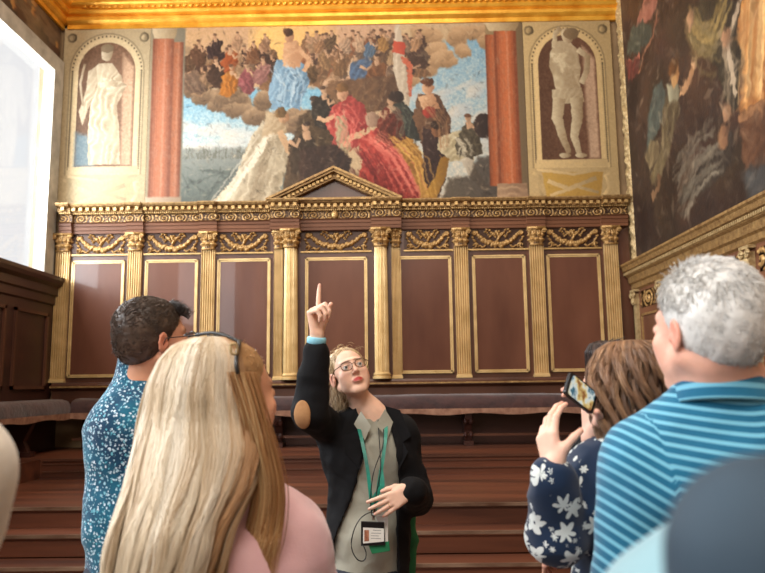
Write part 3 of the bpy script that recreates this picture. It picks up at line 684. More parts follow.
# painted columns at both ends
def painted_column(u0, u1, v0, v1, c, cd_, hi):
    n = 9
    for k in range(n):
        f_ = (k + .5) / n; q = math.sin(PI * f_) ** .8; cc = np.array(cd_) * (1 - q) + np.array(c) * q
        a = u0 + (u1 - u0) * k / n; b = u0 + (u1 - u0) * (k + 1) / n
        cv.poly([(a - .3, v0), (b + .3, v0), (b + .3, v1), (a - .3, v1)], cc, cc * .94, soft=1.2, warp=.1)
    a = u0 + (u1 - u0) * .55; cv.poly([(a, v0), (a + 1.6, v0), (a + 1.6, v1), (a, v1)], hi, hi, soft=2, warp=.6, op=.5)
    for _ in range(60): cv.ell(R.uniform(u0, u1), R.uniform(v0, v1), 1.2, R.uniform(1, 4), hi, soft=1.5, op=.25)
for pts_, n_, c_, sp_ in (([(372, 140), (396, 160), (416, 196)], 16, (240, 130, 110), 7), ([(340, 112), (352, 126), (346, 146)], 10, (236, 120, 106), 5), ([(270, 136), (248, 168), (222, 202)], 14, (240, 230, 206), 4), ([(284, 70), (294, 84), (290, 104)], 10, (190, 214, 226), 6),
                          ([(396, 138), (420, 162), (428, 198)], 10, (226, 176, 84), 4), ([(272, 140), (262, 176), (252, 204)], 12, (150, 134, 106), 5), ([(366, 150), (384, 176), (392, 204)], 12, (110, 26, 28), 8), ([(350, 170), (360, 190), (364, 204)], 7, (70, 24, 26), 6), ([(456, 142), (464, 150), (462, 160)], 8, (230, 220, 190), 4),
                          ([(310, 150), (320, 170), (312, 196)], 14, (52, 40, 34), 9), ([(398, 112), (408, 126), (404, 140)], 8, (100, 108, 92), 6), ([(430, 104), (446, 126), (446, 150)], 7, (170, 124, 84), 4)):
    for _ in range(n_): cv.line(np.array(pts_, float) + R.normal(0, sp_, 2) * np.array([1, .5]) + R.normal(0, .8, (3, 2)), R.uniform(.8, 1.8), c_, soft=1.4, op=.55)
cv.A = 255 * (cv.A / 255) ** 1.08
cv.brush(4200, 1.0, 3.6, .20, 3)
for m_ in ((172, 60), (300, 150), (345, 60)): pass
cv.poly([(146, 24), (182, 24), (182, 210), (146, 210)], (150, 140, 112), (120, 116, 100), soft=2, warp=.2)
painted_column(168, 180, 42, 198, (176, 104, 70), (112, 62, 44), (196, 140, 110)); painted_column(149, 170, 38, 196, (190, 114, 80), (118, 68, 50), (206, 156, 128))
cv.poly([(147, 26), (174, 26), (171, 38), (150, 38)], (214, 196, 158), (150, 130, 96), warp=.4); cv.poly([(146, 194), (182, 194), (182, 207), (144, 207)], (196, 176, 150), (150, 130, 106), soft=2, warp=.4)
cv.poly([(490, 26), (530, 26), (530, 210), (498, 210), (498, 60), (490, 60)], (150, 126, 86), (110, 92, 66), soft=2, warp=.2)
painted_column(490, 502, 40, 188, (184, 92, 48), (108, 52, 30), (190, 120, 84)); painted_column(499, 521, 36, 188, (208, 108, 60), (116, 56, 34), (216, 154, 116))
cv.poly([(488, 26), (526, 26), (521, 36), (494, 36)], (214, 194, 150), (150, 124, 84), warp=.4); cv.poly([(497, 186), (526, 186), (528, 204), (496, 204)], (196, 160, 120), (130, 100, 76), warp=.3, folds=6, fa=PI / 2)
def on_back(u0, u1, X0, X1):
    return lambda U, V: np.stack([X0 + (U - u0) / (u1 - u0) * (X1 - X0), np.full_like(U, YB - .03), 6.68 - (V - 26) / 180.0 * 2.72], -1)
cv.build('wall_painting', on_back(146, 528, -3.41, 1.96), None, 'wide wall painting of draped figures, clouds and sky between painted red columns', 'painting')

# --- painted niches with stone-coloured statues either side
def niche(u0, u1, X0, X1, c_stone, c_dark, c_in2, left):
    global cv
    cv = Canvas(u0, u1, 26, 207, 210, 400, c_stone, 8 if left else 9); cv.wu *= .45; cv.wv *= .45
    w = u1 - u0; cx = (u0 + u1) / 2 + (1 if left else -1); st = np.array(c_stone, float)
    cv.poly([(u0, 24), (u1, 24), (u1, 210), (u0, 210)], st * .98, st * .86, soft=.5)
    def arch(r, top, bot, c, c2, **k):
        t = np.linspace(PI, 2 * PI, 16); cv.poly([(cx + r * math.cos(a), top + r + r * math.sin(a)) for a in t] + [(cx + r, bot), (cx - r, bot)], c, c2, **k)
    arch(w * .44, 31, 172, st * .80, st * .72, soft=.7, warp=.15); arch(w * .42, 33, 172, st * 1.06, st * .96, soft=.7, warp=.15)
    for k in range(46):
        f_ = k / 45; 
        for sx in (-1, 1): cv.ell(cx + sx * w * .40, 70 + f_ * 96, .9, 1.0, st * .62, soft=.8, warp=.1)
    for a in np.linspace(PI, 2 * PI, 28): cv.ell(cx + w * .40 * math.cos(a), 33 + w * .42 + w * .40 * math.sin(a), .9, 1.0, st * .62, soft=.8, warp=.1)
    arch(w * .375, 36, 170, st * 1.12, st * 1.0, soft=.7, warp=.15)
    arch(w * .33, 41, 164, c_dark, c_in2, ang=0 if left else 0.0, soft=.8, warp=.2)
    cv.poly([(cx + w * .18, 52), (cx + w * .31, 66), (cx + w * .31, 163), (cx + w * .20, 163)], (176, 142, 112), (196, 160, 126), soft=3)
    if left: cv.poly([(cx - w * .33, 130), (cx - w * .1, 136), (cx - w * .1, 164), (cx - w * .33, 164)], (98, 126, 140), (120, 138, 140), soft=5)
    cv.poly([(cx - w * .40, 164), (cx + w * .40, 164), (cx + w * .40, 171), (cx - w * .40, 171)], st * 1.1, st * .9, soft=.7, warp=.15)
    # corner rosettes, base with scrolls
    for sx in (-1, 1):
        for rr in (5, 3): cv.ell(cx + sx * w * .42, 36, rr, rr, st * (.7 if rr == 5 else 1.05), soft=1)
        cv.line([(cx + sx * w * .44, 176), (cx + sx * w * .36, 180), (cx + sx * w * .40, 190), (cx + sx * w * .34, 198)], 3.2, st * 1.12, c2=st * .8)
    cv.poly([(cx - w * .34, 176), (cx + w * .34, 176), (cx + w * .30, 200), (cx - w * .30, 200)], (206, 164, 72) if not left else (206, 190, 150), (170, 130, 56) if not left else (180, 162, 120), soft=1)
    cv.line([(cx - w * .28, 184), (cx - 5, 192), (cx + w * .26, 182)], 4, st * 1.1, c2=st * .75); cv.line([(cx - w * .26, 198), (cx + 4, 190), (cx + w * .28, 196)], 3, st * 1.1, c2=st * .75)
    cv.line([(cx - w * .40, 173), (cx, 178), (cx + w * .40, 173)], 2.6, st * 1.14, c2=st * .8)
    s1, s2 = ((226, 212, 180), (150, 132, 102)) if left else ((222, 206, 166), (140, 116, 82))
    if left:      # robed standing statue
        cv.poly([(94, 62), (108, 62), (118, 76), (120, 92), (114, 104), (118, 130), (120, 162), (88, 162), (86, 130), (88, 100), (84, 84), (86, 70)], s1, s2, folds=6.5, fa=.12, famp=.42)
        cv.poly([(84, 70), (92, 66), (94, 86), (84, 112), (80, 124), (76, 110), (82, 90)], s1, s2, folds=5, fa=.5)
        cv.poly([(98, 76), (116, 80), (124, 84), (118, 94), (104, 90)], s1, np.array(s2) * .9, folds=6, fa=1.2); cv.line([(96, 84), (106, 82), (114, 84)], 5, s1, c2=s2)
        cv.line([(80, 62), (76, 82), (80, 104)], 2.4, s1, c2=s2); cv.ell(102, 52, 6, 8, s1, s2); cv.ell(102, 47, 6.6, 4.6, s2, np.array(s2) * .8)
    else:         # bare torso statue with a knotted cloth
        cv.poly([(562, 48), (574, 46), (584, 56), (586, 74), (584, 88), (586, 100), (560, 100), (558, 84), (554, 72), (556, 58)], s1, s2, soft=.9, folds=24, fa=-.4, famp=.4)
        cv.poly([(556, 96), (586, 94), (588, 108), (572, 110), (556, 108)], np.array(s1) * .95, s2, folds=5, fa=.6)
        cv.line([(563, 104), (560, 124), (564, 140), (570, 158)], [13, 11, 8, 5], s1, c2=s2); cv.line([(580, 104), (580, 124), (576, 142), (580, 158)], [13, 11, 8, 5], s1, c2=s2)
        cv.line([(584, 56), (594, 64), (592, 78), (586, 90)], 6, s1, c2=s2); cv.line([(560, 54), (562, 40), (568, 34)], 5, s1, c2=s2)
        cv.ell(574, 42, 6, 8, s1, s2, rot=-.3); cv.ell(578, 40, 8, 6, s2, np.array(s2) * .8)
        for q in ((566, 160), (582, 160)): cv.ell(q[0], q[1], 6, 2.4, s1, s2)
    cv.brush(400, .8, 2.4, .08, 5)
    cv.build('wall_painting', on_back(u0, u1, X0, X1), None, 'painted arched niche with a pale %s statue, at the %s end of the far wall' % (('robed', 'left') if left else ('bare-chested', 'right')), 'painting')
niche(58, 145.5, -4.66, -3.415, (208, 188, 144), (108, 80, 60), (128, 96, 74), True)
niche(529, 618, 1.965, 3.22, (208, 178, 120), (92, 62, 44), (110, 74, 54), False)
# fresco strip above the cornice
cv = Canvas(0, 200, 0, 40, 420, 90, (96, 66, 44), 22)
for _ in range(150): cv.ell(R.uniform(0, 200), R.uniform(0, 40), R.uniform(2, 7), R.uniform(1, 5), [(150, 110, 70), (60, 40, 34), (180, 150, 110), (44, 34, 40), (140, 70, 50)][R.integers(5)], soft=1.5, rot=R.uniform(-1, 1))
cv.build('wall_frieze', lambda U, V: np.stack([XL + U / 200 * (XR - XL), np.full_like(U, YB - .02), ZC - V / 40 * 2.2], -1), None, 'dark painted frieze high above the gilded cornice of the far wall', 'painting')
# fresco above and around the left window
cv = Canvas(0, 300, 0, 40, 700, 90, (122, 98, 72), 24)
for _ in range(200): cv.ell(R.uniform(0, 300), R.uniform(0, 40), R.uniform(2, 9), R.uniform(1, 7), [(150, 124, 88), (92, 70, 52), (176, 148, 110), (80, 72, 66), (110, 70, 50)][R.integers(5)], soft=2.5, rot=R.uniform(-1, 1), op=.7)
for _ in range(60): 
    x, y = R.uniform(0, 300), R.uniform(4, 36); cv.ell(x, y, R.uniform(1, 3), R.uniform(2, 5), (216, 160, 84), (170, 110, 60), soft=1.2)
cv.build('wall_painting', lambda U, V: np.stack([np.full_like(U, XL + .012), -2.9 + U / 300 * (YB + 2.85), 6.70 - V / 40 * .67], -1), None, 'brown painted band on the left wall between window top and gilded cornice', 'painting', flip=True)

# --- dark canvas on the right wall, seen at an angle; u runs from the far corner towards the room
cv = Canvas(0, 180, 0, 190, 620, 450, (70, 50, 38), 31)
# (u, v): u 0 = far edge y 9.35, 180 = y 3.95 (3 cm per unit); v 0 = z 8.8, 190 = z 3.1
cv.poly([(0, 0), (180, 0), (180, 190), (0, 190)], (104, 74, 52), (46, 36, 32), ang=PI / 2, soft=1)
for _ in range(120): cv.ell(R.uniform(0, 180), R.uniform(0, 190), R.uniform(5, 18), R.uniform(4, 14), [(96, 66, 46), (56, 38, 32), (84, 52, 44), (48, 40, 38), (72, 58, 40)][R.integers(5)], soft=8, rot=R.uniform(-1, 1), op=.5)
def strokes(pts, n, c, sp, wd=1.2):
    pts = np.array(pts, float)
    for _ in range(n): cv.line(pts + R.normal(0, sp, 2) + R.normal(0, .6, pts.shape), wd, np.array(c) * R.uniform(.7, 1.1), soft=1.6, op=.75, warp=.8)
def rp_(*pts):
    """a point of the right wall given by where the photograph shows it -> canvas units"""
    o = []
    for x, y in pts:
        d = _r * (x - 382.5) / FPX + _u * (286.5 - y) / FPX + _f; q = CAM + d * ((XR - .10) / d[0]); o.append(((9.36 - q[1]) / .03, (8.8 - q[2]) / .03))
    return o
kk = dict(soft=1.5, warp=1.0)
# rose and dark green drapery high in the far corner
cv.poly(rp_((646, -10), (660, -8), (654, 14), (644, 24), (636, 28), (640, 10)), (186, 120, 96), (120, 66, 54), folds=8, fa=.6, **kk)
cv.poly(rp_((632, 28), (642, 22), (652, 26), (650, 42), (640, 52), (627, 54), (628, 40)), (92, 96, 78), (48, 54, 48), folds=8, fa=.7, **kk)
cv.line(rp_((628, 60), (634, 64), (640, 54)), 3, (196, 110, 84)); cv.line(rp_((630, 78), (640, 70), (644, 52), (652, 38), (658, 10)), 1.6, (176, 120, 80), c2=(130, 80, 60))
cv.poly(rp_((626, 60), (640, 58), (638, 74), (628, 82)), (130, 60, 50), (80, 40, 36), folds=6, fa=.4, **kk)
# kneeling winged figure reaching up
cv.poly(rp_((664, 96), (676, 92), (680, 108), (676, 126), (670, 150), (662, 176), (652, 184), (650, 176), (660, 150), (662, 120)), (128, 112, 74), (66, 56, 42), folds=6, fa=.3, **kk)
cv.poly(rp_((666, 84), (678, 84), (680, 98), (668, 102)), (172, 168, 136), (110, 104, 80), **kk); cv.ell(*rp_((675, 73))[0], 4, 5, (204, 158, 96), (150, 100, 56), soft=1.4); cv.ell(*rp_((673, 68))[0], 4.4, 3, (120, 76, 40), soft=1.4)
cv.line(rp_((680, 92), (688, 84), (694, 66)), [4, 3.4, 2.6], (206, 156, 106), c2=(150, 106, 70)); cv.ell(*rp_((694, 64))[0], 2, 2.6, (214, 166, 116))
cv.poly(rp_((648, 120), (654, 86), (662, 80), (666, 96), (660, 128), (646, 152)), (92, 104, 92), (56, 62, 58), folds=6, fa=.3, **kk)
cv.poly(rp_((644, 160), (650, 140), (660, 138), (658, 156), (650, 170)), (150, 132, 92), (84, 70, 48), folds=5, fa=.5, **kk)
cv.line(rp_((660, 176), (658, 188), (652, 198)), 3.4, (150, 112, 76), c2=(100, 72, 50))
# great dark green mantle with gold trim
cv.poly(rp_((690, 20), (700, 0), (726, -10), (740, 10), (742, 60), (738, 112), (728, 112), (718, 70), (704, 44)), (66, 60, 44), (34, 32, 28), folds=12, fa=.15, famp=.5, **kk)
strokes(rp_((688, 26), (698, 44), (712, 40), (722, 10)), 14, (170, 142, 80), 3.4, 1.1); strokes(rp_((690, 34), (702, 52), (716, 50)), 10, (140, 122, 76), 4, 1)
strokes(rp_((724, 38), (732, 66), (730, 96), (728, 112)), 6, (150, 132, 104), 2.4, 1)
cv.line(rp_((742, -8), (734, 20), (726, 40), (732, 72), (736, 96)), 2.4, (190, 170, 140), c2=(140, 120, 96)); cv.ell(*rp_((690, 20))[0], 3.4, 4, (204, 154, 110), soft=1.4); cv.ell(*rp_((725, 38))[0], 3.4, 3, (204, 150, 108), soft=1.4); cv.ell(*rp_((727, 112))[0], 2.6, 3, (190, 140, 100), soft=1.4)
# crouching figure with pale highlights
cv.poly(rp_((700, 168), (708, 148), (720, 142), (726, 130), (734, 136), (732, 160), (720, 180), (690, 200), (676, 206), (684, 186)), (74, 66, 54), (36, 32, 30), folds=8, fa=.6, **kk)
strokes(rp_((684, 196), (696, 168), (710, 150), (722, 144)), 14, (136, 128, 108), 4.5, 1.0); strokes(rp_((676, 170), (690, 152), (706, 146)), 7, (104, 96, 80), 3, .9); cv.ell(*rp_((723, 136))[0], 3.4, 4.6, (156, 112, 76), (110, 76, 54), soft=1.4)
# glowing golden drapery
cv.poly(rp_((744, -10), (790, -30), (790, 90), (752, 108), (740, 112), (744, 70), (738, 30)), (206, 140, 70), (112, 62, 32), folds=9, fa=.1, famp=.45, **kk)
for q in range(14): strokes(rp_((746 + q * 3, -4), (744 + q * 3, 40), (742 + q * 3.2, 92)), 2, (236, 182, 112), 1.5)
cv.poly(rp_((738, 116), (790, 84), (790, 160), (744, 168)), (106, 68, 44), (58, 40, 32), folds=6, fa=.9, **kk)
cv.line(rp_((738, 118), (765, 104), (790, 90)), 2.4, (150, 104, 66)); cv.poly(rp_((742, 172), (790, 150), (790, 190), (750, 200)), (70, 74, 74), (50, 50, 52), soft=4)
cv.brush(2600, 1.2, 4.5, .15, 9)
def on_right(U, V): return np.stack([np.full_like(U, XR - .10), 9.36 - U * .03, 8.8 - V * .03], -1)
rp = cv.build('wall_painting', on_right, None, 'huge dark painting with golden drapery in a carved gilt frame on the right wall', 'painting')
def frame_relief(y0, y1, z0, z1, vert):
    L, wd = (z1 - z0, y1 - y0) if vert else (y1 - y0, z1 - z0)
    n, m = int(L / .014), 12
    a = np.linspace(0, L, n)[:, None]; b = np.linspace(0, 1, m)[None, :]
    h = .5 * np.sin(PI * b) + .35 * np.clip(vnoise(a * 16, b * 5, 6, 2) + .5 * np.sin(a * 34 + 3 * np.cos(b * 6)), -.4, 1); h[:, 0] = h[:, -1] = 0
    A, B = np.broadcast_to(a, h.shape), np.broadcast_to(b * wd, h.shape)
    X = XR - .08 - .08 * h
    P = np.stack([X, y0 + B, z0 + A], -1) if vert else np.stack([X, y0 + A, z1 - B], -1)
    return P, np.clip(h * 1.6 + .1, 0, 1)
fr = MB()
for (a, b, c, d, v_) in ((9.36, 9.56, 3.09, 9.0, True), (3.95, 9.36, 3.09, 3.15, False), (3.75, 3.95, 3.09, 9.0, True), (3.95, 9.36, 8.8, 9.0, False)):
    P_, h_ = frame_relief(a, b, c, d, v_); fr.grid(P_)
fr.build('carved_frame', 'gold_pale', rp, True)
b_ = MB()
for (a, b, c, d) in ((9.36, 9.56, 3.09, 9.0), (3.75, 3.95, 3.09, 9.0), (3.95, 9.36, 3.09, 3.15), (3.95, 9.36, 8.8, 9.0)): b_.box(XR - .08, XR - .001, a, b, c, d)
b_.box(XR - .095, XR - .001, 3.95, 9.36, 3.15, 8.8)
b_.build('frame_backing', 'gold_pale', rp)
# ---------------------------------------------------------------- smooth solids: distance fields turned into one continuous skin
def axis(lo, hi, h, zones=(), hf=.004):
    out = [lo]
    while out[-1] < hi:
        x = out[-1]; st_ = h
        for a, b in zones:
            if a <= x < b: st_ = min(st_, hf)
            elif x < a < x + h: st_ = min(st_, max(a - x, hf))
        out.append(x + st_)
    return np.array(out)
class Field:
    def __init__(s, X, Y, Z):
        s.X, s.Y, s.Z = X, Y, Z; s.F = np.full((len(X), len(Y), len(Z)), .1, np.float32)
    def box(s, lo, hi):
        sl = []
        for A, a, b in ((s.X, lo[0], hi[0]), (s.Y, lo[1], hi[1]), (s.Z, lo[2], hi[2])):
            i, j = np.searchsorted(A, a), np.searchsorted(A, b); sl.append(slice(max(i - 1, 0), min(j + 1, len(A))))
        return tuple(sl), np.stack(np.meshgrid(s.X[sl[0]], s.Y[sl[1]], s.Z[sl[2]], indexing='ij'), -1)
    def put(s, sl, d, k, op='u'):
        G = s.F[sl]
        if op == 'u':
            h = np.maximum(k - np.abs(G - d), 0) / k; s.F[sl] = np.minimum(G, d) - h * h * k * .25
        else:
            d = -d; h = np.maximum(k - np.abs(G - d), 0) / k; s.F[sl] = np.maximum(G, d) + h * h * k * .25
    def cap(s, a, b, ra, rb=None, k=.02, op='u', m=.05, flat=None):
        a, b = np.array(a, float), np.array(b, float); rb = ra if rb is None else rb
        r = max(ra, rb) + m; sl, P = s.box(np.minimum(a, b) - r, np.maximum(a, b) + r)
        if P.size == 0: return s
        ab = b - a; t = np.clip(((P - a) @ ab) / (ab @ ab + 1e-12), 0, 1)
        q = P - a - t[..., None] * ab
        if flat is not None:     # (direction, factor): widen across a direction
            n = np.array(flat[0], float); n /= np.linalg.norm(n); q = q - (q @ n)[..., None] * n * (1 - 1 / flat[1])
        s.put(sl, np.linalg.norm(q, axis=-1) - (ra + (rb - ra) * t), k, op); return s
    def ell(s, c, r, R=None, k=.02, op='u', m=.05):
        c, r = np.array(c, float), np.array(r, float); R = np.eye(3) if R is None else R
        e = np.sqrt(((R * r[None, :]) ** 2).sum(1)) + m
        sl, P = s.box(c - e, c + e)
        if P.size == 0: return s
        q = (P - c) @ R; k0 = np.linalg.norm(q / r, axis=-1); k1 = np.linalg.norm(q / r ** 2, axis=-1) + 1e-9
        s.put(sl, k0 * (k0 - 1) / k1, k, op); return s
    def plane(s, p, n, k=.004):
        """cut away the side the normal points to"""
        n = np.array(n, float); n /= np.linalg.norm(n)
        P = np.stack(np.meshgrid(s.X, s.Y, s.Z, indexing='ij'), -1) - np.array(p)
        s.put((slice(None),) * 3, -(P @ n), k, 's'); return s
    def skin(s, smooth=1):
        F = s.F; F[0] = F[-1] = .1; F[:, 0] = F[:, -1] = .1; F[:, :, 0] = F[:, :, -1] = .1
        I = F < 0; nx, ny, nz = F.shape
        cnt = np.zeros((nx - 1, ny - 1, nz - 1), np.int8)
        for i in (0, 1):
            for j in (0, 1):
                for k in (0, 1): cnt += I[i:nx - 1 + i, j:ny - 1 + j, k:nz - 1 + k]
        act = (cnt > 0) & (cnt < 8); ci, cj, ck = np.nonzero(act); n = len(ci)
        idx = np.full(act.shape, -1, np.int64); idx[ci, cj, ck] = np.arange(n)
        pos = np.zeros((n, 3)); wt = np.zeros(n)
        cor = [(i, j, k) for i in (0, 1) for j in (0, 1) for k in (0, 1)]
        for a in cor:
            for ax in range(3):
                if a[ax]: continue
                b = list(a); b[ax] = 1
                fa = F[ci + a[0], cj + a[1], ck + a[2]]; fb = F[ci + b[0], cj + b[1], ck + b[2]]
                m = (fa < 0) != (fb < 0); t = np.where(m, fa / np.where(m, fa - fb, 1), 0)
                p0 = np.stack([s.X[ci + a[0]], s.Y[cj + a[1]], s.Z[ck + a[2]]], 1); p1 = np.stack([s.X[ci + b[0]], s.Y[cj + b[1]], s.Z[ck + b[2]]], 1)
                pos += np.where(m[:, None], p0 + (p1 - p0) * t[:, None], 0); wt += m
        pos /= wt[:, None]
        Q = []
        for ax in range(3):
            o = [a for a in range(3) if a != ax]
            A = [slice(0, None)] * 3; B = [slice(0, None)] * 3; A[ax] = slice(0, -1); B[ax] = slice(1, None)
            ch = I[tuple(A)] != I[tuple(B)]; e = list(np.nonzero(ch)); ins = I[tuple(A)][tuple(e)]
            ok = (e[o[0]] > 0) & (e[o[1]] > 0) & (e[o[0]] < F.shape[o[0]] - 1) & (e[o[1]] < F.shape[o[1]] - 1)
            e = [v[ok] for v in e]; ins = ins[ok]
            def cell(d0, d1):
                c = list(e); c[o[0]] = c[o[0]] - d0; c[o[1]] = c[o[1]] - d1; return idx[tuple(c)]
            q = np.stack([cell(1, 1), cell(0, 1), cell(0, 0), cell(1, 0)], 1)
            fl = ins if ax != 1 else ~ins
            q[~fl] = q[~fl][:, ::-1]; Q.append(q)
        Q = np.concatenate(Q); Q = Q[(Q >= 0).all(1)]
        E_ = np.concatenate([Q[:, [0, 1]], Q[:, [1, 2]], Q[:, [2, 3]], Q[:, [3, 0]]])
        for _ in range(smooth):
            sm = np.zeros_like(pos); w_ = np.zeros(n)
            for a, b in ((0, 1), (1, 0)):
                for k in range(3): sm[:, k] += np.bincount(E_[:, a], pos[E_[:, b], k], n)
                w_ += np.bincount(E_[:, a], minlength=n)
            pos = pos * .5 + .5 * sm / np.maximum(w_, 1)[:, None]
        return pos, Q
def normals(V, F):
    fn = np.cross(V[F[:, 2]] - V[F[:, 0]], V[F[:, 3]] - V[F[:, 1]]); N = np.zeros_like(V)
    for j in range(4):
        for k in range(3): N[:, k] += np.bincount(F[:, j], fn[:, k], len(V))
    return N / (np.linalg.norm(N, axis=1)[:, None] + 1e-12)
def n3(P, s, seed=0):
    x, y, z = P[:, 0] * s, P[:, 1] * s, P[:, 2] * s
    return (vnoise(x + 50, y + 50 + z * .7, seed, 2) + vnoise(y + 80, z + 50 + x * .4, seed + 1, 2) + vnoise(z + 90, x + 50 - y * .5, seed + 2, 2)) / 1.7
def wrinkle(V, F, amp, scale, seed=0, sharp=True):
    N = normals(V, F); q = n3(V, scale, seed)
    if sharp: q = .25 - np.abs(q) * 1.4 + .3 * n3(V, scale * 2.3, seed + 9)
    return V + N * (amp * q)[:, None]
def rot(yaw=0, pitch=0, roll=0):
    """head frame: yaw turns about z (positive to the figure's left), pitch lifts the face, roll tilts"""
    return np.array((Matrix.Rotation(yaw, 3, 'Z') @ Matrix.Rotation(pitch, 3, 'X') @ Matrix.Rotation(roll, 3, 'Y')))
def lerp(a, b, t): return np.array(a) * (1 - t) + np.array(b) * t

# ---------------------------------------------------------------- people
class Person:
    """coordinates are the place's own; the base (object origin) lies on the floor below the hips"""
    def __init__(s, base, head, R, hs=1.0, skin=(222, 178, 150), male=False):
        s.base = np.array(base, float); s.head = np.array(head, float); s.R = R; s.hs = hs; s.skinc = skin; s.male = male
        s.zones = []
    def H(s, x, y, z): return s.head + s.R @ (np.array([x, y, z]) * s.hs)
    def add_head(s, f):
        hs, R = s.hs, s.R
        e = lambda c, r, k=.02, op='u', Rl=None: f.ell(s.H(*c), np.array(r) * hs, R if Rl is None else R @ Rl, k * hs, op)
        c_ = lambda a, b, ra, rb, k=.015, op='u': f.cap(s.H(*a), s.H(*b), ra * hs, rb * hs, k * hs, op, m=.03)
        e((0, -.022, .042), (.074, .094, .080)); e((0, .028, .005), (.062, .062, .088)); e((0, .036, -.058), (.047, .048, .044), .03)
        jw = 1.08 if s.male else 1.0
        e((0, .071, -.096), (.019 * jw, .017, .015), .02)
        for q in (-1, 1):
            c_((q * .056 * jw, .0, -.048), (q * .018, .066, -.095), .016, .011, .025)
            e((q * .040, .062, -.024), (.022, .02, .018), .025)
            e((q * .036, .050, -.050), (.021, .026, .027), .02)
            c_((q * .010, .088, .026), (q * .040, .072, .028), .009, .007, .016)
        for q in (-1, 1): e((q * .031, .098, .005), (.017, .014, .012), .014, 's')
        c_((0, .088, .018), (0, .112, -.026), .0065, .0095, .012)
        for q in (-1, 1): e((q * .0105, .101, -.030), (.0075, .009, .007), .006)
        for q in (-1, 1): e((q * .031, .0795, .004), (.0165, .0145, .0125), .004)
        for q in (-1, 1): e((q * .031, .093, .003), (.0118, .010, .0055), .003, 's')
        e((0, .088, -.060), (.020, .014, .014), .012)
        for q in (-1, 1): c_((0, .1015, -.0545), (q * .021, .089, -.0585), .0045, .003, .004)
        c_((-.013, .094, -.0655), (0, .1, -.0665), .005, .0062, .004); c_((.013, .094, -.0655), (0, .1, -.0665), .005, .0062, .004)
        c_((-.020, .096, -.0600), (.020, .096, -.0600), .0012, .0012, .003, 's')
        for q in (-1, 1):
            Rl = np.array(Matrix.Rotation(q * .35, 3, 'Z') @ Matrix.Rotation(-.15, 3, 'X'))
            e((q * .079, -.008, -.004), (.006, .019, .032), .008, Rl=Rl); e((q * .086, -.004, .0), (.006, .011, .017), .005, 's', Rl)
            e((q * .077, .006, -.012), (.005, .006, .008), .004)
    def body(s, J, hands=(), name='person', label='', neck_r=.055, fine=.004, legs=True, bulk=1.0):
        """J: joints neck, chest, waist, hips, shL, elL, wrL, shR, elR, wrR (place coordinates)"""
        s.J = J = {k: np.array(v, float) for k, v in J.items()}
        hc = s.head; pts = np.array(list(J.values()) + [hc]); lo = pts.min(0) - .26; hi = pts.max(0) + .26; lo[2] = 0.02; hi[2] = max(hi[2], hc[2] + .2)
        zx, zy, zz = [(hc[0] - .1, hc[0] + .1)], [(hc[1] - .12, hc[1] + .12)], [(hc[2] - .15, hc[2] + .14)]
        for h in hands:
            P = np.concatenate([np.array(h['pts'])]); a, b = P.min(0) - .02, P.max(0) + .02
            zx.append((a[0], b[0])); zy.append((a[1], b[1])); zz.append((a[2], b[2]))
        f = Field(axis(lo[0], hi[0], .014, zx, fine), axis(lo[1], hi[1], .014, zy, fine), axis(lo[2], hi[2], .016, zz, fine))
        f.cap(lerp(J['hips'], J['waist'], 0), J['waist'], .125 * bulk, .105 * bulk, .06, flat=(J['shL'] - J['shR'], 1.25))
        f.cap(J['waist'], J['chest'], .105 * bulk, .115 * bulk, .06, flat=(J['shL'] - J['shR'], 1.3))
        f.cap(lerp(J['chest'], J['shL'], .55), lerp(J['chest'], J['shR'], .55), .10, .10, .07)
        f.cap(J['shL'], J['neck'], .048, .058, .05); f.cap(J['shR'], J['neck'], .048, .058, .05)
        f.cap(J['neck'], s.H(0, -.018, -.045), neck_r * 1.08, neck_r, .035)
        for q in 'LR':
            f.cap(J['sh' + q], J['el' + q], .05 * bulk, .039, .03); f.cap(J['el' + q], lerp(J['el' + q], J['wr' + q], .35), .039, .038, .03)
            f.cap(lerp(J['el' + q], J['wr' + q], .3), J['wr' + q], .038, .025, .03)
        if legs:
            side = (J['shR'] - J['shL']); side[2] = 0; side /= np.linalg.norm(side)
            for q in (-1, 1):
                hp = J['hips'] + side * q * .085; kn = hp + side * q * .02; kn[2] = .50; an = hp + side * q * .03; an[2] = .1
                f.cap(hp - [0, 0, .04], kn, .085, .055, .04); f.cap(kn, an, .055, .036, .03)
                fw = np.array([s.R[0, 1], s.R[1, 1], 0]); fw /= np.linalg.norm(fw) + 1e-9
                f.cap(an - [0, 0, .055], an + fw * .13 - [0, 0, .065], .038, .028, .03)
        s.add_head(f)
        for h in hands:
            for (a, b, ra, rb, k) in h['prims']: f.cap(a, b, ra, rb, k, m=.02)
        V, F = f.skin(1)
        # colouring
        L = ((V - s.head) @ s.R) / s.hs; c = np.array(s.skinc, float)[None, :] * np.ones((len(V), 1))
        d = lambda p, r: np.exp(-(((L - np.array(p)) / np.array(r)) ** 2).sum(1))
        mixc = lambda m, col: m[:, None] * (np.array(col) - c)
        for q in (-1, 1):
            c += mixc(.20 * d((q * .045, .075, -.03), (.026, .03, .024)), (214, 124, 104)); c += mixc(.5 * d((q * .082, -.01, .0), (.012, .03, .035)), (206, 112, 92))
            c += mixc(np.clip(1.6 * d((q * .027, .092, .028 - 0.0), (.017, .03, .0032)), 0, .75), (96, 66, 46)) 
            c += mixc(np.clip(2 * d((q * .031, .094, .0095), (.013, .012, .0022)), 0, .8), (70, 48, 40))
        c += mixc(.3 * d((0, .11, -.028), (.014, .02, .014)), (214, 120, 100))
        lip = (184, 62, 60) if not s.male else (190, 110, 100)
        c += mixc(np.clip(2.2 * d((0, .098, -.0605), (.0165, .016, .0068)), 0, .95), lip)
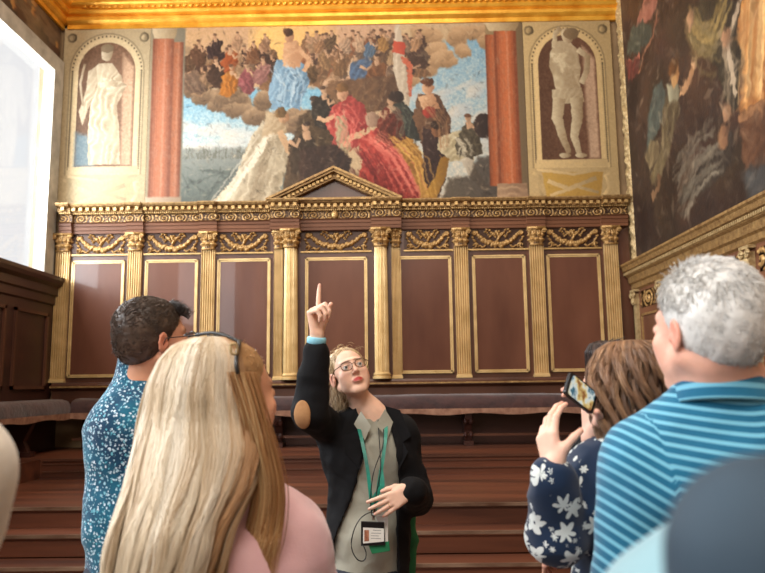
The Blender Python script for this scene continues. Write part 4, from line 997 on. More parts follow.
        c *= (1 + .04 * n3(V, 60, 3))[:, None]
        if hands:
            for h in hands:
                for t in h['tips']: m_ = np.exp(-(((V - t) / .010) ** 2).sum(1)); c += m_[:, None] * .35 * (np.array((222, 130, 112)) - c)
        o = mesh(name, V - s.base, F, 'skin', None, s.base, True, col=lin(np.clip(c, 0, 255)))
        prop(o, label, 'person'); s.o = o
        return o
    def child(s, name, V, F, mat, col=None, fattr=None, smooth=True, parent=None, label=None):
        o = mesh(name, V - s.base, F, mat, parent or s.o, None, smooth, col=col, fattr=fattr)
        if label: o['label'] = label
        return o
    def eyes(s, iris=(96, 120, 130), gaze=(0, 1, .1)):
        g = np.array(gaze, float); g /= np.linalg.norm(g)
        for q in (-1, 1):
            n, m = 20, 16; th = np.linspace(0, 2 * PI, n, endpoint=False); ph = np.linspace(0.001, PI - .001, m)
            V = np.stack([np.outer(np.sin(ph), np.cos(th)), np.outer(np.sin(ph), np.sin(th)), np.outer(np.cos(ph), np.ones(n))], -1).reshape(-1, 3)
            A = np.array(Vector(g).to_track_quat('Z', 'Y').to_matrix()); V = V @ A.T
            dd = V @ g; c = np.where((dd > .975)[:, None], (18, 14, 12), np.where((dd > .88)[:, None], iris, (226, 220, 214)))
            F = np.array([(i * n + k, (i + 1) * n + k, (i + 1) * n + (k + 1) % n, i * n + (k + 1) % n) for i in range(m - 1) for k in range(n)])
            P = np.array([q * .031, .0805, .0035]) + V * .0128
            s.child('eye', s.head + (P * s.hs) @ s.R.T, F, 'eye', col=lin(c))
def hand(wrist, d, palm, up_len=1.0, curl=(0, 0, 0, 0), thumb=.3, side=1, size=1.0, spread=.10, tcurl=.3, tlift=.35):
    """d: direction of the fingers, palm: direction the palm faces, side: +1 thumb on cross(d, palm) side; curl per finger index..little in radians per joint"""
    w = np.array(wrist, float); d = np.array(d, float); d /= np.linalg.norm(d); p = np.array(palm, float); p -= d * (p @ d); p /= np.linalg.norm(p)
    t = np.cross(d, p) * side; S_ = size; pr, pts, tips = [], [w], []
    for k, off in enumerate((.026, .009, -.009, -.025)):
        k0 = w + d * .012 * S_ + t * off * .6 * S_; k1 = w + d * (.088, .092, .087, .079)[k] * S_ + t * off * 1.05 * S_
        pr.append((k0, k1, .0135 * S_, .0105 * S_, .012)); pts.append(k1)
        L = (.042, .046, .043, .034)[k] * S_; a = k1; ang = 0; dd = d + t * (1.5 - k) * spread; dd /= np.linalg.norm(dd); cu = curl[k]
        for j, (fr_, r0, r1) in enumerate(((1, .0094, .0084), (.66, .0084, .0076), (.52, .0076, .0064))):
            ang += (cu[j] if isinstance(cu, (tuple, list)) else cu)
            b = a + (dd * math.cos(ang) + p * math.sin(ang)) * L * fr_
            pr.append((a, b, r0 * S_, r1 * S_, .003)); a = b; pts.append(b)
        tips.append(a)
    a = w + d * .022 * S_ + t * .018 * S_; b = a + (d * .75 + t * math.cos(tlift) * .62 + p * math.sin(tlift) * .7) * .040 * S_
    e = d * (1 - thumb) + t * thumb + p * tcurl; e /= np.linalg.norm(e); c1 = b + e * .033 * S_; e2 = e + p * tcurl * .6 - t * .15; e2 /= np.linalg.norm(e2); c2 = c1 + e2 * .026 * S_
    pr += [(w, a, .021 * S_, .016 * S_, .012), (a, b, .0175 * S_, .0125 * S_, .012), (b, c1, .0115 * S_, .0098 * S_, .006), (c1, c2, .0098 * S_, .0078 * S_, .004)]
    pts += [a, b, c1, c2]; tips.append(c2)
    return {'prims': pr, 'pts': pts, 'tips': tips, 'w': w, 'd': d, 'p': p, 't': t}
def strands(paths, r=.0009, taper=True, cols=None, flat=False):
    """paths n x m x 3 -> thin three-sided hair strands in one mesh"""
    Pn = np.asarray(paths); n, m = Pn.shape[:2]; T = np.gradient(Pn, axis=1); T /= np.linalg.norm(T, axis=2, keepdims=True) + 1e-12
    ref = np.array([.3, .9, .1]); A = np.cross(T, ref); A /= np.linalg.norm(A, axis=2, keepdims=True) + 1e-12; B = np.cross(T, A)
    rr = (np.ones(m) if not taper else np.concatenate([np.ones(m - m // 3), np.linspace(1, .15, m // 3)])) * r
    V = np.stack([Pn + rr[None, :, None] * (math.cos(a) * A + math.sin(a) * B) for a in (0, 2.094, 4.189)], 2)
    i = np.arange(n * m * 3).reshape(n, m, 3); F = np.concatenate([np.stack([i[:, :-1, k], i[:, :-1, (k + 1) % 3], i[:, 1:, (k + 1) % 3], i[:, 1:, k]], -1).reshape(-1, 4) for k in range(3)])
    c = None if cols is None else np.repeat(np.asarray(cols), m * 3, 0)
    return V.reshape(-1, 3), F, c
def merge(parts):
    V, F, C_ = [], [], []; k = 0
    for v, f, c in parts: V.append(v); F.append(f + k); C_.append(c); k += len(v)
    return np.concatenate(V), np.concatenate(F), np.concatenate(C_)
MAT['skin'] = vcol('skin', 0.5, spec=0.35, bump=0.0006, bscale=220)
MAT['skin'].node_tree.nodes['Principled BSDF'].inputs['Subsurface Weight'].default_value = 0.12
MAT['skin'].node_tree.nodes['Principled BSDF'].inputs['Subsurface Radius'].default_value = (.012, .005, .003)
MAT['eye'] = vcol('eyeball', 0.12, spec=0.6)
MAT['hair'] = vcol('hair', 0.42, spec=0.45)
# ---------------------------------------------------------------- cloth materials
def vor_mat(name, base, fleck, fleck2, scale, thr):
    t = NT(name); v = t.obj(); o = t.n('TexVoronoi'); o.inputs['Scale'].default_value = scale; t.l(v, o.inputs['Vector'])
    nz = t.n('Mix', data_type='VECTOR'); vv = t.n('TexNoise'); vv.inputs['Scale'].default_value = scale * 1.2; t.l(v, vv.inputs['Vector'])
    nz.inputs[0].default_value = .012; t.l(v, nz.inputs[4]); t.l(vv.outputs['Color'], nz.inputs[5]); t.l(nz.outputs[1], o.inputs['Vector'])
    m = t.math('LESS_THAN', o.outputs['Distance'], thr); sep = t.n('SeparateColor'); t.l(o.outputs['Color'], sep.inputs[0])
    fl = t.mix(sep.outputs[0], rgba(fleck), rgba(fleck2)); keep = t.math('MULTIPLY', m, t.math('GREATER_THAN', sep.outputs[1], 0.12))
    t.col(t.mix(keep, t.ramp(t.noise(v, 9), [(.35, base[0]), (.65, base[1])]), fl)); return t.done(.8, spec=.25, sheen=.2)
MAT['fleck_cloth'] = vor_mat('flecked_blue_shirt_cloth', ((12, 58, 90), (22, 98, 126)), (206, 222, 236), (84, 168, 190), 108, .40)
def floral_mat():
    t = NT('floral_navy_cloth'); v = t.obj(); nz = t.n('TexNoise'); nz.inputs['Scale'].default_value = 30; t.l(v, nz.inputs['Vector'])
    add = t.n('VectorMath', operation='MULTIPLY_ADD'); t.l(nz.outputs['Color'], add.inputs[0]); add.inputs[1].default_value = (.018, .018, .018); t.l(v, add.inputs[2])
    tot = None
    for sc, R_, cut, seedoff in ((18, .50, .22, 0), (38, .36, .35, 3.7)):
        sh = t.n('VectorMath', operation='ADD'); sh.inputs[1].default_value = (seedoff,) * 3; t.l(add.outputs[0], sh.inputs[0])
        o = t.n('TexVoronoi'); o.inputs['Scale'].default_value = sc; t.l(sh.outputs[0], o.inputs['Vector'])
        d = t.n('VectorMath', operation='SUBTRACT'); t.l(sh.outputs[0], d.inputs[0]); t.l(o.outputs['Position'], d.inputs[1])
        s = t.n('SeparateXYZ'); t.l(d.outputs[0], s.inputs[0])
        ang = t.math('ARCTAN2', s.outputs[2], s.outputs[0]); pet = t.math('MULTIPLY_ADD', t.math('COSINE', t.math('MULTIPLY', ang, 6.0)), .22, .72)
        m = t.math('LESS_THAN', o.outputs['Distance'], t.math('MULTIPLY', pet, R_))
        c = t.n('SeparateColor'); t.l(o.outputs['Color'], c.inputs[0]); m = t.math('MULTIPLY', m, t.math('GREATER_THAN', c.outputs[0], cut))
        core = t.math('GREATER_THAN', o.outputs['Distance'], .09 if sc < 20 else .02); m = t.math('MULTIPLY', m, core)
        tot = m if tot is None else t.math('MAXIMUM', tot, m)
    t.col(t.mix(tot, rgba((16, 38, 66)), rgba((204, 210, 208)))); return t.done(.8, spec=.25, sheen=.2)
MAT['floral_cloth'] = floral_mat()
def stripe_mat():
    t = NT('striped_polo_cloth'); a = t.attr('s')['Fac']; fr_ = t.math('FRACT', a)
    tri = t.math('ABSOLUTE', t.math('SUBTRACT', fr_, .5)); m = t.math('MULTIPLY', t.math('SUBTRACT', tri, .27), 14.0); m = t.math('MINIMUM', t.math('MAXIMUM', m, 0.0), 1.0)
    t.col(t.mix(m, t.ramp(t.noise(t.obj(), 8), [(.3, (20, 86, 118)), (.7, (30, 104, 136))]), rgba((104, 168, 192))))
    t.bump(t.noise(t.obj(), 420), .0006); return t.done(.85, spec=.2, sheen=.2)
MAT['stripe_cloth'] = stripe_mat()
MAT['pink_cloth'] = plain('pink_jumper_cloth', (212, 164, 168), (226, 184, 186), 8, .9, bump=.001, sheen=.4, bscale=260)
MAT['black_cloth'] = plain('black_wool', (9, 9, 12), (16, 16, 20), 9, .9, bump=.001, spec=.3, bscale=260)
MAT['grey_cloth'] = plain('grey_green_cotton', (150, 148, 134), (172, 170, 156), 5, .85, bump=.002, sheen=.2, bscale=40)
MAT['pale_blue_cloth'] = plain('pale_blue_cloth', (120, 158, 170), (138, 174, 184), 6, .9, sheen=.3)
MAT['cuff_blue'] = plain('blue_cuff_cloth', (110, 178, 204), (150, 206, 222), 20, .8)
MAT['cream_cloth'] = plain('cream_cloth', (206, 194, 178), (226, 216, 202), 10, .9, bump=.002, sheen=.3)
MAT['suede'] = plain('tan_suede', (156, 112, 72), (178, 132, 88), 30, .9, bump=.001)
MAT['denim'] = plain('dark_trouser_cloth', (34, 38, 50), (48, 52, 66), 12, .85)
MAT['khaki'] = plain('khaki_cloth', (120, 104, 82), (138, 120, 96), 12, .85)
MAT['shoe'] = plain('shoe_leather', (34, 26, 22), (50, 38, 30), 12, .5)
MAT['slate_cloth'] = plain('slate_blue_nylon', (34, 52, 66), (44, 64, 80), 9, .75, bump=.001)
MAT['slate_dark'] = plain('dark_slate_binding', (26, 30, 44), (32, 38, 54), 9, .75)
MAT['black_plastic'] = plain('black_plastic', (14, 14, 16), (22, 22, 24), 30, .35)
MAT['teal_ribbon'] = plain('teal_ribbon', (16, 96, 84), (30, 150, 128), 16, .45)
MAT['green_cloth'] = plain('green_cloth', (20, 100, 62), (30, 130, 84), 12, .7)
MAT['tortoise'] = plain('tortoiseshell', (58, 34, 22), (120, 76, 44), 120, .25)
MAT['white_card'] = plain('white_card', (226, 224, 216), (236, 234, 228), 9, .5)
MAT['metal'] = plain('bright_metal', (180, 176, 166), (206, 202, 194), 9, .25, metal=.9)
MAT['lens'] = None
t = NT('spectacle_lens'); tr = t.n('BsdfTransparent'); gl = t.n('BsdfGlossy'); gl.inputs['Roughness'].default_value = 0.03
mx = t.n('MixShader'); mx.inputs[0].default_value = .10; t.l(tr.outputs[0], mx.inputs[1]); t.l(gl.outputs[0], mx.inputs[2]); t.l(mx.outputs[0], t.t.nodes['Material Output'].inputs[0]); MAT['lens'] = t.m

# ---------------------------------------------------------------- clothing
def joints(**k): return {a: np.array(b, float) for a, b in k.items()}
def u(v): v = np.array(v, float); return v / (np.linalg.norm(v) + 1e-12)
def torso_field(J, off=.02, h=.009, zbot=.78, sleeves='LR', bulk=1.0, cuff=1.0, slack=.010, neck=True, half=None, arm=.052, shortq=''):
    """upper garment: trunk plus sleeves, off = looseness over the body; half: sleeve only down to this share of the upper arm"""
    J.update({k: np.array(v, float) for k, v in J.items()})
    pts = np.array([J[k] for k in ('neck', 'chest', 'hips')] + [J[a + q] for q in 'LR' for a in ('sh', 'el', 'wr')]); lo, hi = pts.min(0) - .24, pts.max(0) + .2
    lo[2] = zbot - .05
    f = Field(np.arange(lo[0], hi[0], h), np.arange(lo[1], hi[1], h), np.arange(lo[2], hi[2], h))
    ax = J['shL'] - J['shR']
    f.cap(J['hips'] - [0, 0, .12], J['waist'], .125 * bulk + off, .105 * bulk + off, .06, flat=(ax, 1.27))
    f.cap(J['waist'], J['chest'], .105 * bulk + off, .115 * bulk + off, .06, flat=(ax, 1.33))
    f.cap(lerp(J['chest'], J['shL'], .55), lerp(J['chest'], J['shR'], .55), .10 + off, .10 + off, .07)
    for q in 'LR':
        f.cap(J['sh' + q], lerp(J['neck'], J['sh' + q], .15), .048 + off * .6, .056 + off * .45, .045)
    for q in sleeves:
        s_, e_, w_ = J['sh' + q], J['el' + q], J['wr' + q]
        if half: f.cap(s_, lerp(s_, e_, half), arm + off, .048 + off + slack, .03); continue
        f.cap(s_, e_, arm + off * .8, .043 + off, .03); f.cap(e_, lerp(e_, w_, (.88 if q != shortq else .74) * cuff), .043 + off, .031 + off * .7 + slack * .6, .02)
        d = u(w_ - e_)
    return f
def cut_front(f, poly, y0, y1, k=.006, sel=None):
    """remove the outline (x, z) from the layer y0..y1"""
    X, Z = np.meshgrid(f.X, f.Z, indexing='ij'); pts = np.array(poly, float); d = np.full(X.shape, 1e9); ins = np.zeros(X.shape, bool)
    for (a, b), (c, e) in zip(pts, np.roll(pts, -1, 0)):
        dx, dz = c - a, e - b; t_ = np.clip(((X - a) * dx + (Z - b) * dz) / (dx * dx + dz * dz + 1e-12), 0, 1)
        d = np.minimum(d, np.hypot(X - a - t_ * dx, Z - b - t_ * dz)); ins ^= ((b > Z) != (e > Z)) & (X < (c - a) * (Z - b) / (e - b + 1e-12) + a)
    sd = np.where(ins, -d, d)[:, None, :]; sy = np.maximum(y0 - f.Y, f.Y - y1)[None, :, None]
    f.put((slice(None),) * 3, np.maximum(sd, sy).astype(np.float32), k, 's')
def trousers(P, mat, flare=.012, top=None):
    J = P.J; hp = J['hips']; side = (J['shR'] - J['shL']); side[2] = 0; side = u(side)
    lo = hp - .3; hi = hp + .3; lo[2] = .03; hi[2] = hp[2] + .12
    f = Field(np.arange(lo[0], hi[0], .014), np.arange(lo[1], hi[1], .014), np.arange(lo[2], hi[2], .014))
    f.cap(hp + [0, 0, .06], hp - [0, 0, .02], .125, .14, .05, flat=(side, 1.25))
    for q in (-1, 1):
        h0 = hp + side * q * .085; kn = hp + side * q * .105; kn[2] = .5; an = hp + side * q * .115; an[2] = .10
        f.cap(h0 - [0, 0, .04], kn, .10, .072, .04); f.cap(kn, an, .072, .06, .03)
    V, F = f.skin(1); V = wrinkle(V, F, .006, 9, 3); V[:, 2] = np.maximum(V[:, 2], .045)
    P.child('trousers', V, F, mat)
    fw = np.array([P.R[0, 1], P.R[1, 1], 0]); fw = u(fw)
    for q in (-1, 1):
        an = hp + side * q * .115; an[2] = .05
        g = Field(np.arange(an[0] - .3, an[0] + .3, .008), np.arange(an[1] - .3, an[1] + .3, .008), np.arange(-.03, .16, .008))
        g.cap(an - fw * .05, an + fw * .15, .042, .036, .03); g.cap(an + [0, 0, .04], an, .045, .04, .03); g.plane((0, 0, .002), (0, 0, -1))
        V, F = g.skin(1); V[:, 2] = np.maximum(V[:, 2], .002); P.child('shoe', V, F, 'shoe')
def short_hair(P, pal, n=2600, L=.016, flow=(0, -1, -.6), cut=None, thick=.008, front=.035, seed=1, lift=.5, side_z=-.03, fringe=0.0, r=.0007, low=-.055):
    """hair as a textured cap plus short combed strands; head coordinates"""
    hs = P.hs; f = Field(*[np.arange(P.head[i] - .15, P.head[i] + .16, .0045) for i in range(3)])
    f.ell(P.H(0, -.022, .045), np.array((.074, .094, .080)) * hs + thick, P.R, .01)
    f.ell(P.H(0, -.045, -.005), np.array((.068, .068, .066)) * hs + thick * .6, P.R, .03)
    # hairline: a plane leaning back from the forehead to behind the ear, one below
    f.plane(P.H(0, .052 + fringe, .055), P.R @ u((0, 1, -.42)), .006)
    f.plane(P.H(0, -.03, low), P.R @ u((0, .25, -1)), .008)
    V, F = f.skin(1); L_ = ((V - P.head) @ P.R) / hs; N = normals(V, F)
    V = V + N * (.0022 * n3(L_, 70, seed) + .002 * n3(L_, 26, seed + 4))[:, None]
    pal = np.array(pal, float); q = np.clip(.5 + .5 * n3(L_, 30, seed) + .25 * n3(L_, 90, seed + 2), 0, 1)[:, None]
    side_w = np.clip((-.01 - L_[:, 2:3]) / .05, 0, 1)
    c = pal[0] * (1 - q) + pal[1] * q; c = c * (1 - side_w) + (c * .6 + pal[2] * .4) * side_w
    R_ = np.random.default_rng(seed); k = R_.integers(0, len(V), n); d = P.R @ u(flow); Nk = N[k]
    dt = d - Nk * (Nk @ d)[:, None] + R_.normal(0, .22, (n, 3)) + .5 * n3(L_[k], 14, seed + 6)[:, None] * np.cross(Nk, d); dt -= Nk * ((dt * Nk).sum(1) - .09)[:, None]; dt /= np.linalg.norm(dt, axis=1)[:, None] + 1e-9
    t_ = np.linspace(0, 1, 5)[None, :, None]; Ln = (L * R_.uniform(.6, 1.4, n))[:, None, None]
    top = np.clip((L_[k, 2] - .02) / .06, 0.15, 1)[:, None, None]
    pa = V[k][:, None] - Nk[:, None] * .002 + dt[:, None] * t_ * Ln * (.5 + .5 * top) + Nk[:, None] * lift * Ln * top * (t_ - .5 * t_ ** 2)
    w_ = R_.uniform(0, 1, n)[:, None]; cc = pal[0] * (1 - w_) + pal[1] * w_ + R_.normal(0, 8, (n, 1))
    sv = strands(pa, r, cols=cc)
    V2, F2, C2 = merge([(V, F, c), sv])
    return P.child('hair', V2, F2, 'hair', col=lin(np.clip(C2, 0, 255)))
def long_hair(P, levels, pal, n=2600, span=(-1.9, 1.9), seed=1, curl=0.0, cfreq=30, ends=.05, r=.0011, facing=-PI / 2, jit=.03, clump=.05, tint=None, name='hair', rho=(.93, 1.03), steps=30, base=True, wave=.006):
    """levels: rows of (z, cx, cy, rx, ry) from the parting down; strands run from level to level"""
    Lv = np.array(levels, float); R_ = np.random.default_rng(seed); pal = np.array(pal, float)
    s_ = np.concatenate([[0], np.cumsum(np.linalg.norm(np.diff(Lv[:, [0, 3, 4]], axis=0), axis=1))]); s_ /= s_[-1]
    def surf(t_, ph, rh):
        z = np.interp(t_, s_, Lv[:, 0]); cx, cy, rx, ry = [np.interp(t_, s_, Lv[:, i]) for i in (1, 2, 3, 4)]
        return np.stack([cx + rh * rx * np.cos(ph), cy + rh * ry * np.sin(ph), z], -1)
    parts = []
    def tone(ph, t_, extra=0):
        q = .5 + .62 * vnoise(ph * 9 + 40, t_ * 1.2, seed + 3, 3) + extra; q = np.clip(q, 0, 1) * (len(pal) - 1)
        i = np.clip(np.floor(q).astype(int), 0, len(pal) - 2); fr_ = (q - i)[..., None]; c = pal[i] * (1 - fr_) + pal[i + 1] * fr_
        if tint is not None:
            w_, col = tint(ph, t_); c = c * (1 - w_[..., None]) + np.array(col) * w_[..., None]
        return c
    if base:
        nt, nph = 60, 90; T_, Ph = np.meshgrid(np.linspace(0, .97, nt), facing + np.linspace(span[0], span[1], nph), indexing='ij')
        rh = .93 + .035 * vnoise(Ph * 12 + 30, T_ * 2, seed, 2)
        V = surf(T_, Ph, rh); a = np.arange(nt * nph).reshape(nt, nph); F = np.stack([a[:-1, :-1], a[1:, :-1], a[1:, 1:], a[:-1, 1:]], -1).reshape(-1, 4)
        parts.append((V.reshape(-1, 3), F, (tone(Ph, T_, -.25) * .85).reshape(-1, 3)))
    ph0 = facing + R_.uniform(span[0], span[1], n); t_ = np.linspace(0, 1, steps)[None, :] * (1 - R_.uniform(0, 1, n) ** 2 * ends * 4)[:, None] * np.ones((n, steps))
    cl = np.round(ph0 * 14) / 14; phs = ph0[:, None] * np.ones_like(t_)
    phs = phs + clump * vnoise(cl[:, None] * 20 + 50, t_ * 3, seed + 7, 2) + (cl - ph0)[:, None] * t_ * .55 + jit * vnoise(np.arange(n)[:, None] * 3.1, t_ * 4, seed + 8, 2)
    rh = R_.uniform(rho[0], rho[1], n)[:, None] + .02 * vnoise(np.arange(n)[:, None] * 1.7, t_ * 5, seed + 9, 2)
    Pn = surf(t_, phs, rh)
    ga = R_.uniform(0, 2 * PI, n)[:, None]; cp = cl[:, None] * 37
    if curl: 
        a_ = t_ * cfreq + cp + ga * .15; am = curl * np.clip(t_ * 3 - .5, 0, 1)
        Pn[..., 0] += am * np.cos(a_); Pn[..., 2] += am * .5 * np.sin(a_ * 1.1); Pn[..., 1] += am * np.sin(a_)
    Pn[..., 0] += wave * vnoise(cl[:, None] * 9 + 20, t_ * 4, seed + 11, 2) * t_
    cc = tone(ph0, np.full(n, .5)) + R_.normal(0, 9, (n, 1))
    parts.append(strands(Pn, r, cols=cc))
    V, F, C_ = merge(parts)
    return P.child(name, V, F, 'hair', col=lin(np.clip(C_, 0, 255)))
def ring(mb, c, ex, ey, rx, ry, r, n=26, sq=2.4):
    a = np.linspace(0, 2 * PI, n, endpoint=False); e = lambda v: np.sign(v) * np.abs(v) ** (2 / sq)
    mb.tube(np.array(c) + np.outer(rx * e(np.cos(a)), ex) + np.outer(ry * e(np.sin(a)), ey), r, 6, True)
def spectacles(P, rx=.024, ry=.019, frame='tortoise', name='glasses', lens='lens', dy=.108, z=.002, r=.0016):
    mb = MB(); lz = MB(); ex, ey, ez = P.R[:, 0], P.R[:, 1], P.R[:, 2]; hs = P.hs
    for q in (-1, 1):
        c = P.H(q * .031, dy, z); ring(mb, c, ex, ez, rx * hs, ry * hs, r)
        a = np.linspace(0, 2 * PI, 20, endpoint=False); e = lambda v: np.sign(v) * np.abs(v) ** .83
        lz.add(c + np.outer(rx * hs * e(np.cos(a)), ex) + np.outer(ry * hs * e(np.sin(a)), ez), [tuple(range(20))])
        mb.tube([P.H(q * .055, dy, z + .008), P.H(q * .076, dy - .03, z + .008), P.H(q * .082, .0, z + .006), P.H(q * .082, -.012, z - .02)], r, 6)
    mb.tube([P.H(-.008, dy, z + .004), P.H(0, dy + .003, z + .007), P.H(.008, dy, z + .004)], r, 6)
    o = mesh(name, np.concatenate(mb.V) - P.base, mb.F, frame, P.o, smooth=True)
    mesh('lens', np.concatenate(lz.V) - P.base, lz.F, lens, o)
    return o

def smooth_path(P_, n=24):
    P_ = np.array(P_, float); s_ = np.linspace(0, 1, len(P_)); t_ = np.linspace(0, 1, n)
    Q = np.stack([np.interp(t_, s_, P_[:, k]) for k in range(3)], 1)
    for _ in range(3): Q[1:-1] = (Q[:-2] + Q[1:-1] * 2 + Q[2:]) / 4
    return Q

# ================================================================ the guide, pointing upwards
hd = np.array(at(350, 374.5, 2.95))
G = Person((hd[0] + .03, 2.98, 0), hd, rot(3.36, .36, .27), .97, skin=(232, 190, 166))
Jg = joints(neck=at(368, 414, 2.99), chest=at(372, 462, 3.0), waist=at(368, 535, 3.0), hips=at(366, 590, 3.0),
          shR=at(333, 432, 3.0), elR=at(310, 412, 2.76), wrR=at(317, 335, 2.72), shL=at(401, 433, 2.98), elL=at(415, 498, 2.98), wrL=at(412, 490, 2.74))
hr = hand(Jg['wrR'], (-.13, -.02, 1), (.86, -.50, .05), curl=((.08, .05, .05), (1.35, 1.3, .8), (1.45, 1.3, .8), (1.5, 1.3, .8)), thumb=.1, side=1, size=1.10, tcurl=.45, tlift=.75)
hl = hand(Jg['wrL'], (-.84, -.10, -.42), (-.15, 1, -.2), curl=((.15, .2, .15), (.25, .3, .2), (.28, .3, .2), (.3, .3, .2)), thumb=.2, side=-1, size=.97, tlift=.5, spread=.10)
G.body(Jg, [hr, hl], label='person in a black blazer pointing one finger up, looking up through glasses', neck_r=.045, fine=.0032, bulk=.92)
G.eyes((44, 44, 42), gaze=(0, 1, .10)); spectacles(G)
trousers(G, 'denim')
f = torso_field(Jg, .008, .009, .80, bulk=.92, arm=.046, shortq='R'); f.cap(Jg['neck'] - [0, 0, .02], Jg['neck'] + [0, 0, .012], .062, .058, .02)
f.ell(Jg['neck'] + [0.0, -.03, .035], (.05, .075, .05), k=.012, op='s')
V, F = f.skin(1); V = wrinkle(V, F, .006, 14, 21); G.child('shirt', V, F, 'grey_cloth')
# collar points of the shirt
for sx, pts in ((-1, [(361, 411), (371, 426), (365, 440), (354, 424)]), (1, [(385, 409), (376, 425), (388, 438), (393, 422)])):
    mb = MB(); q = [np.array(at(a, b, 2.868 if i in (1, 2) else 2.90)) for i, (a, b) in enumerate(pts)]; ctr = sum(q) / 4
    mb.add([*q, *[p + [0, -.006, 0] for p in q]], [(0, 1, 2, 3), (7, 6, 5, 4), (0, 4, 5, 1), (1, 5, 6, 2), (2, 6, 7, 3), (3, 7, 4, 0)])
    G.child('shirt_collar', np.concatenate(mb.V), mb.F, 'grey_cloth', smooth=False)
for yy_ in (452, 478, 504, 556): 
    p_ = at(374, yy_, 2.83)
f = torso_field(Jg, .026, .008, .74, bulk=.95, cuff=1.02, arm=.046, shortq='R')
edge = [(357, 405), (365, 451), (354, 492), (333, 545), (318, 600), (398, 600), (396, 520), (399, 484), (397, 454), (384, 405)]
cut_front(f, [(at(a, b, 2.86)[0], at(a, b, 2.86)[2]) for a, b in edge], 2.5, 3.0)
f.ell(Jg['neck'] + [0, .0, .04], (.066, .07, .075), k=.01, op='s')
V, F = f.skin(1); V = wrinkle(V, F, .010, 11, 40)
jk = G.child('blazer', V, F, 'black_cloth')
# lapels
for pts in ([(356, 408), (366, 450), (360, 470), (345, 452), (350, 440), (341, 436), (347, 412)], [(385, 406), (397, 452), (399, 470), (408, 452), (403, 442), (411, 436), (400, 410)]):
    mb = MB(); q = np.array([at(a, b, 2.868 + (.045 if k in (0, 6) else 0) + (.02 if k in (4, 5) else 0)) for k, (a, b) in enumerate(pts)]); n_ = len(q)
    mb.add(np.concatenate([q + [0, .012, 0], q - [0, .004, 0]]), [tuple(range(n_)), tuple(range(n_, 2 * n_))[::-1]] + [(i, n_ + i, n_ + (i + 1) % n_, (i + 1) % n_) for i in range(n_)])
    o = mesh('lapel', np.concatenate(mb.V) - G.base, mb.F, 'black_cloth', jk)
# elbow patch and blue cuff
e_ = Jg['elR']; g = Field(*[np.arange(e_[i] - .1, e_[i] + .1, .004) for i in range(3)])
g.cap(Jg['shR'], e_, .070, .0735, .02); g.cap(e_, lerp(e_, Jg['wrR'], .75), .0745, .058, .02)
pc = np.array(at(302.5, 415, 2.70)); g2 = Field(g.X, g.Y, g.Z); g2.ell(pc, (.034, .06, .056), k=.004); g.F = np.maximum(g.F, g2.F)
V, F = g.skin(1); mesh('elbow_patch', V - G.base, F, 'suede', jk, smooth=True)
d_ = u(Jg['wrR'] - Jg['elR']); mb = MB(); w0 = lerp(Jg['elR'], Jg['wrR'], .86); mb.tube([w0, w0 + d_ * .028, w0 + d_ * .034], [.037, .038, .034], 18); o = G.child('shirt_cuff', np.concatenate(mb.V), mb.F, 'cuff_blue')
d_ = u(Jg['wrL'] - Jg['elL'])
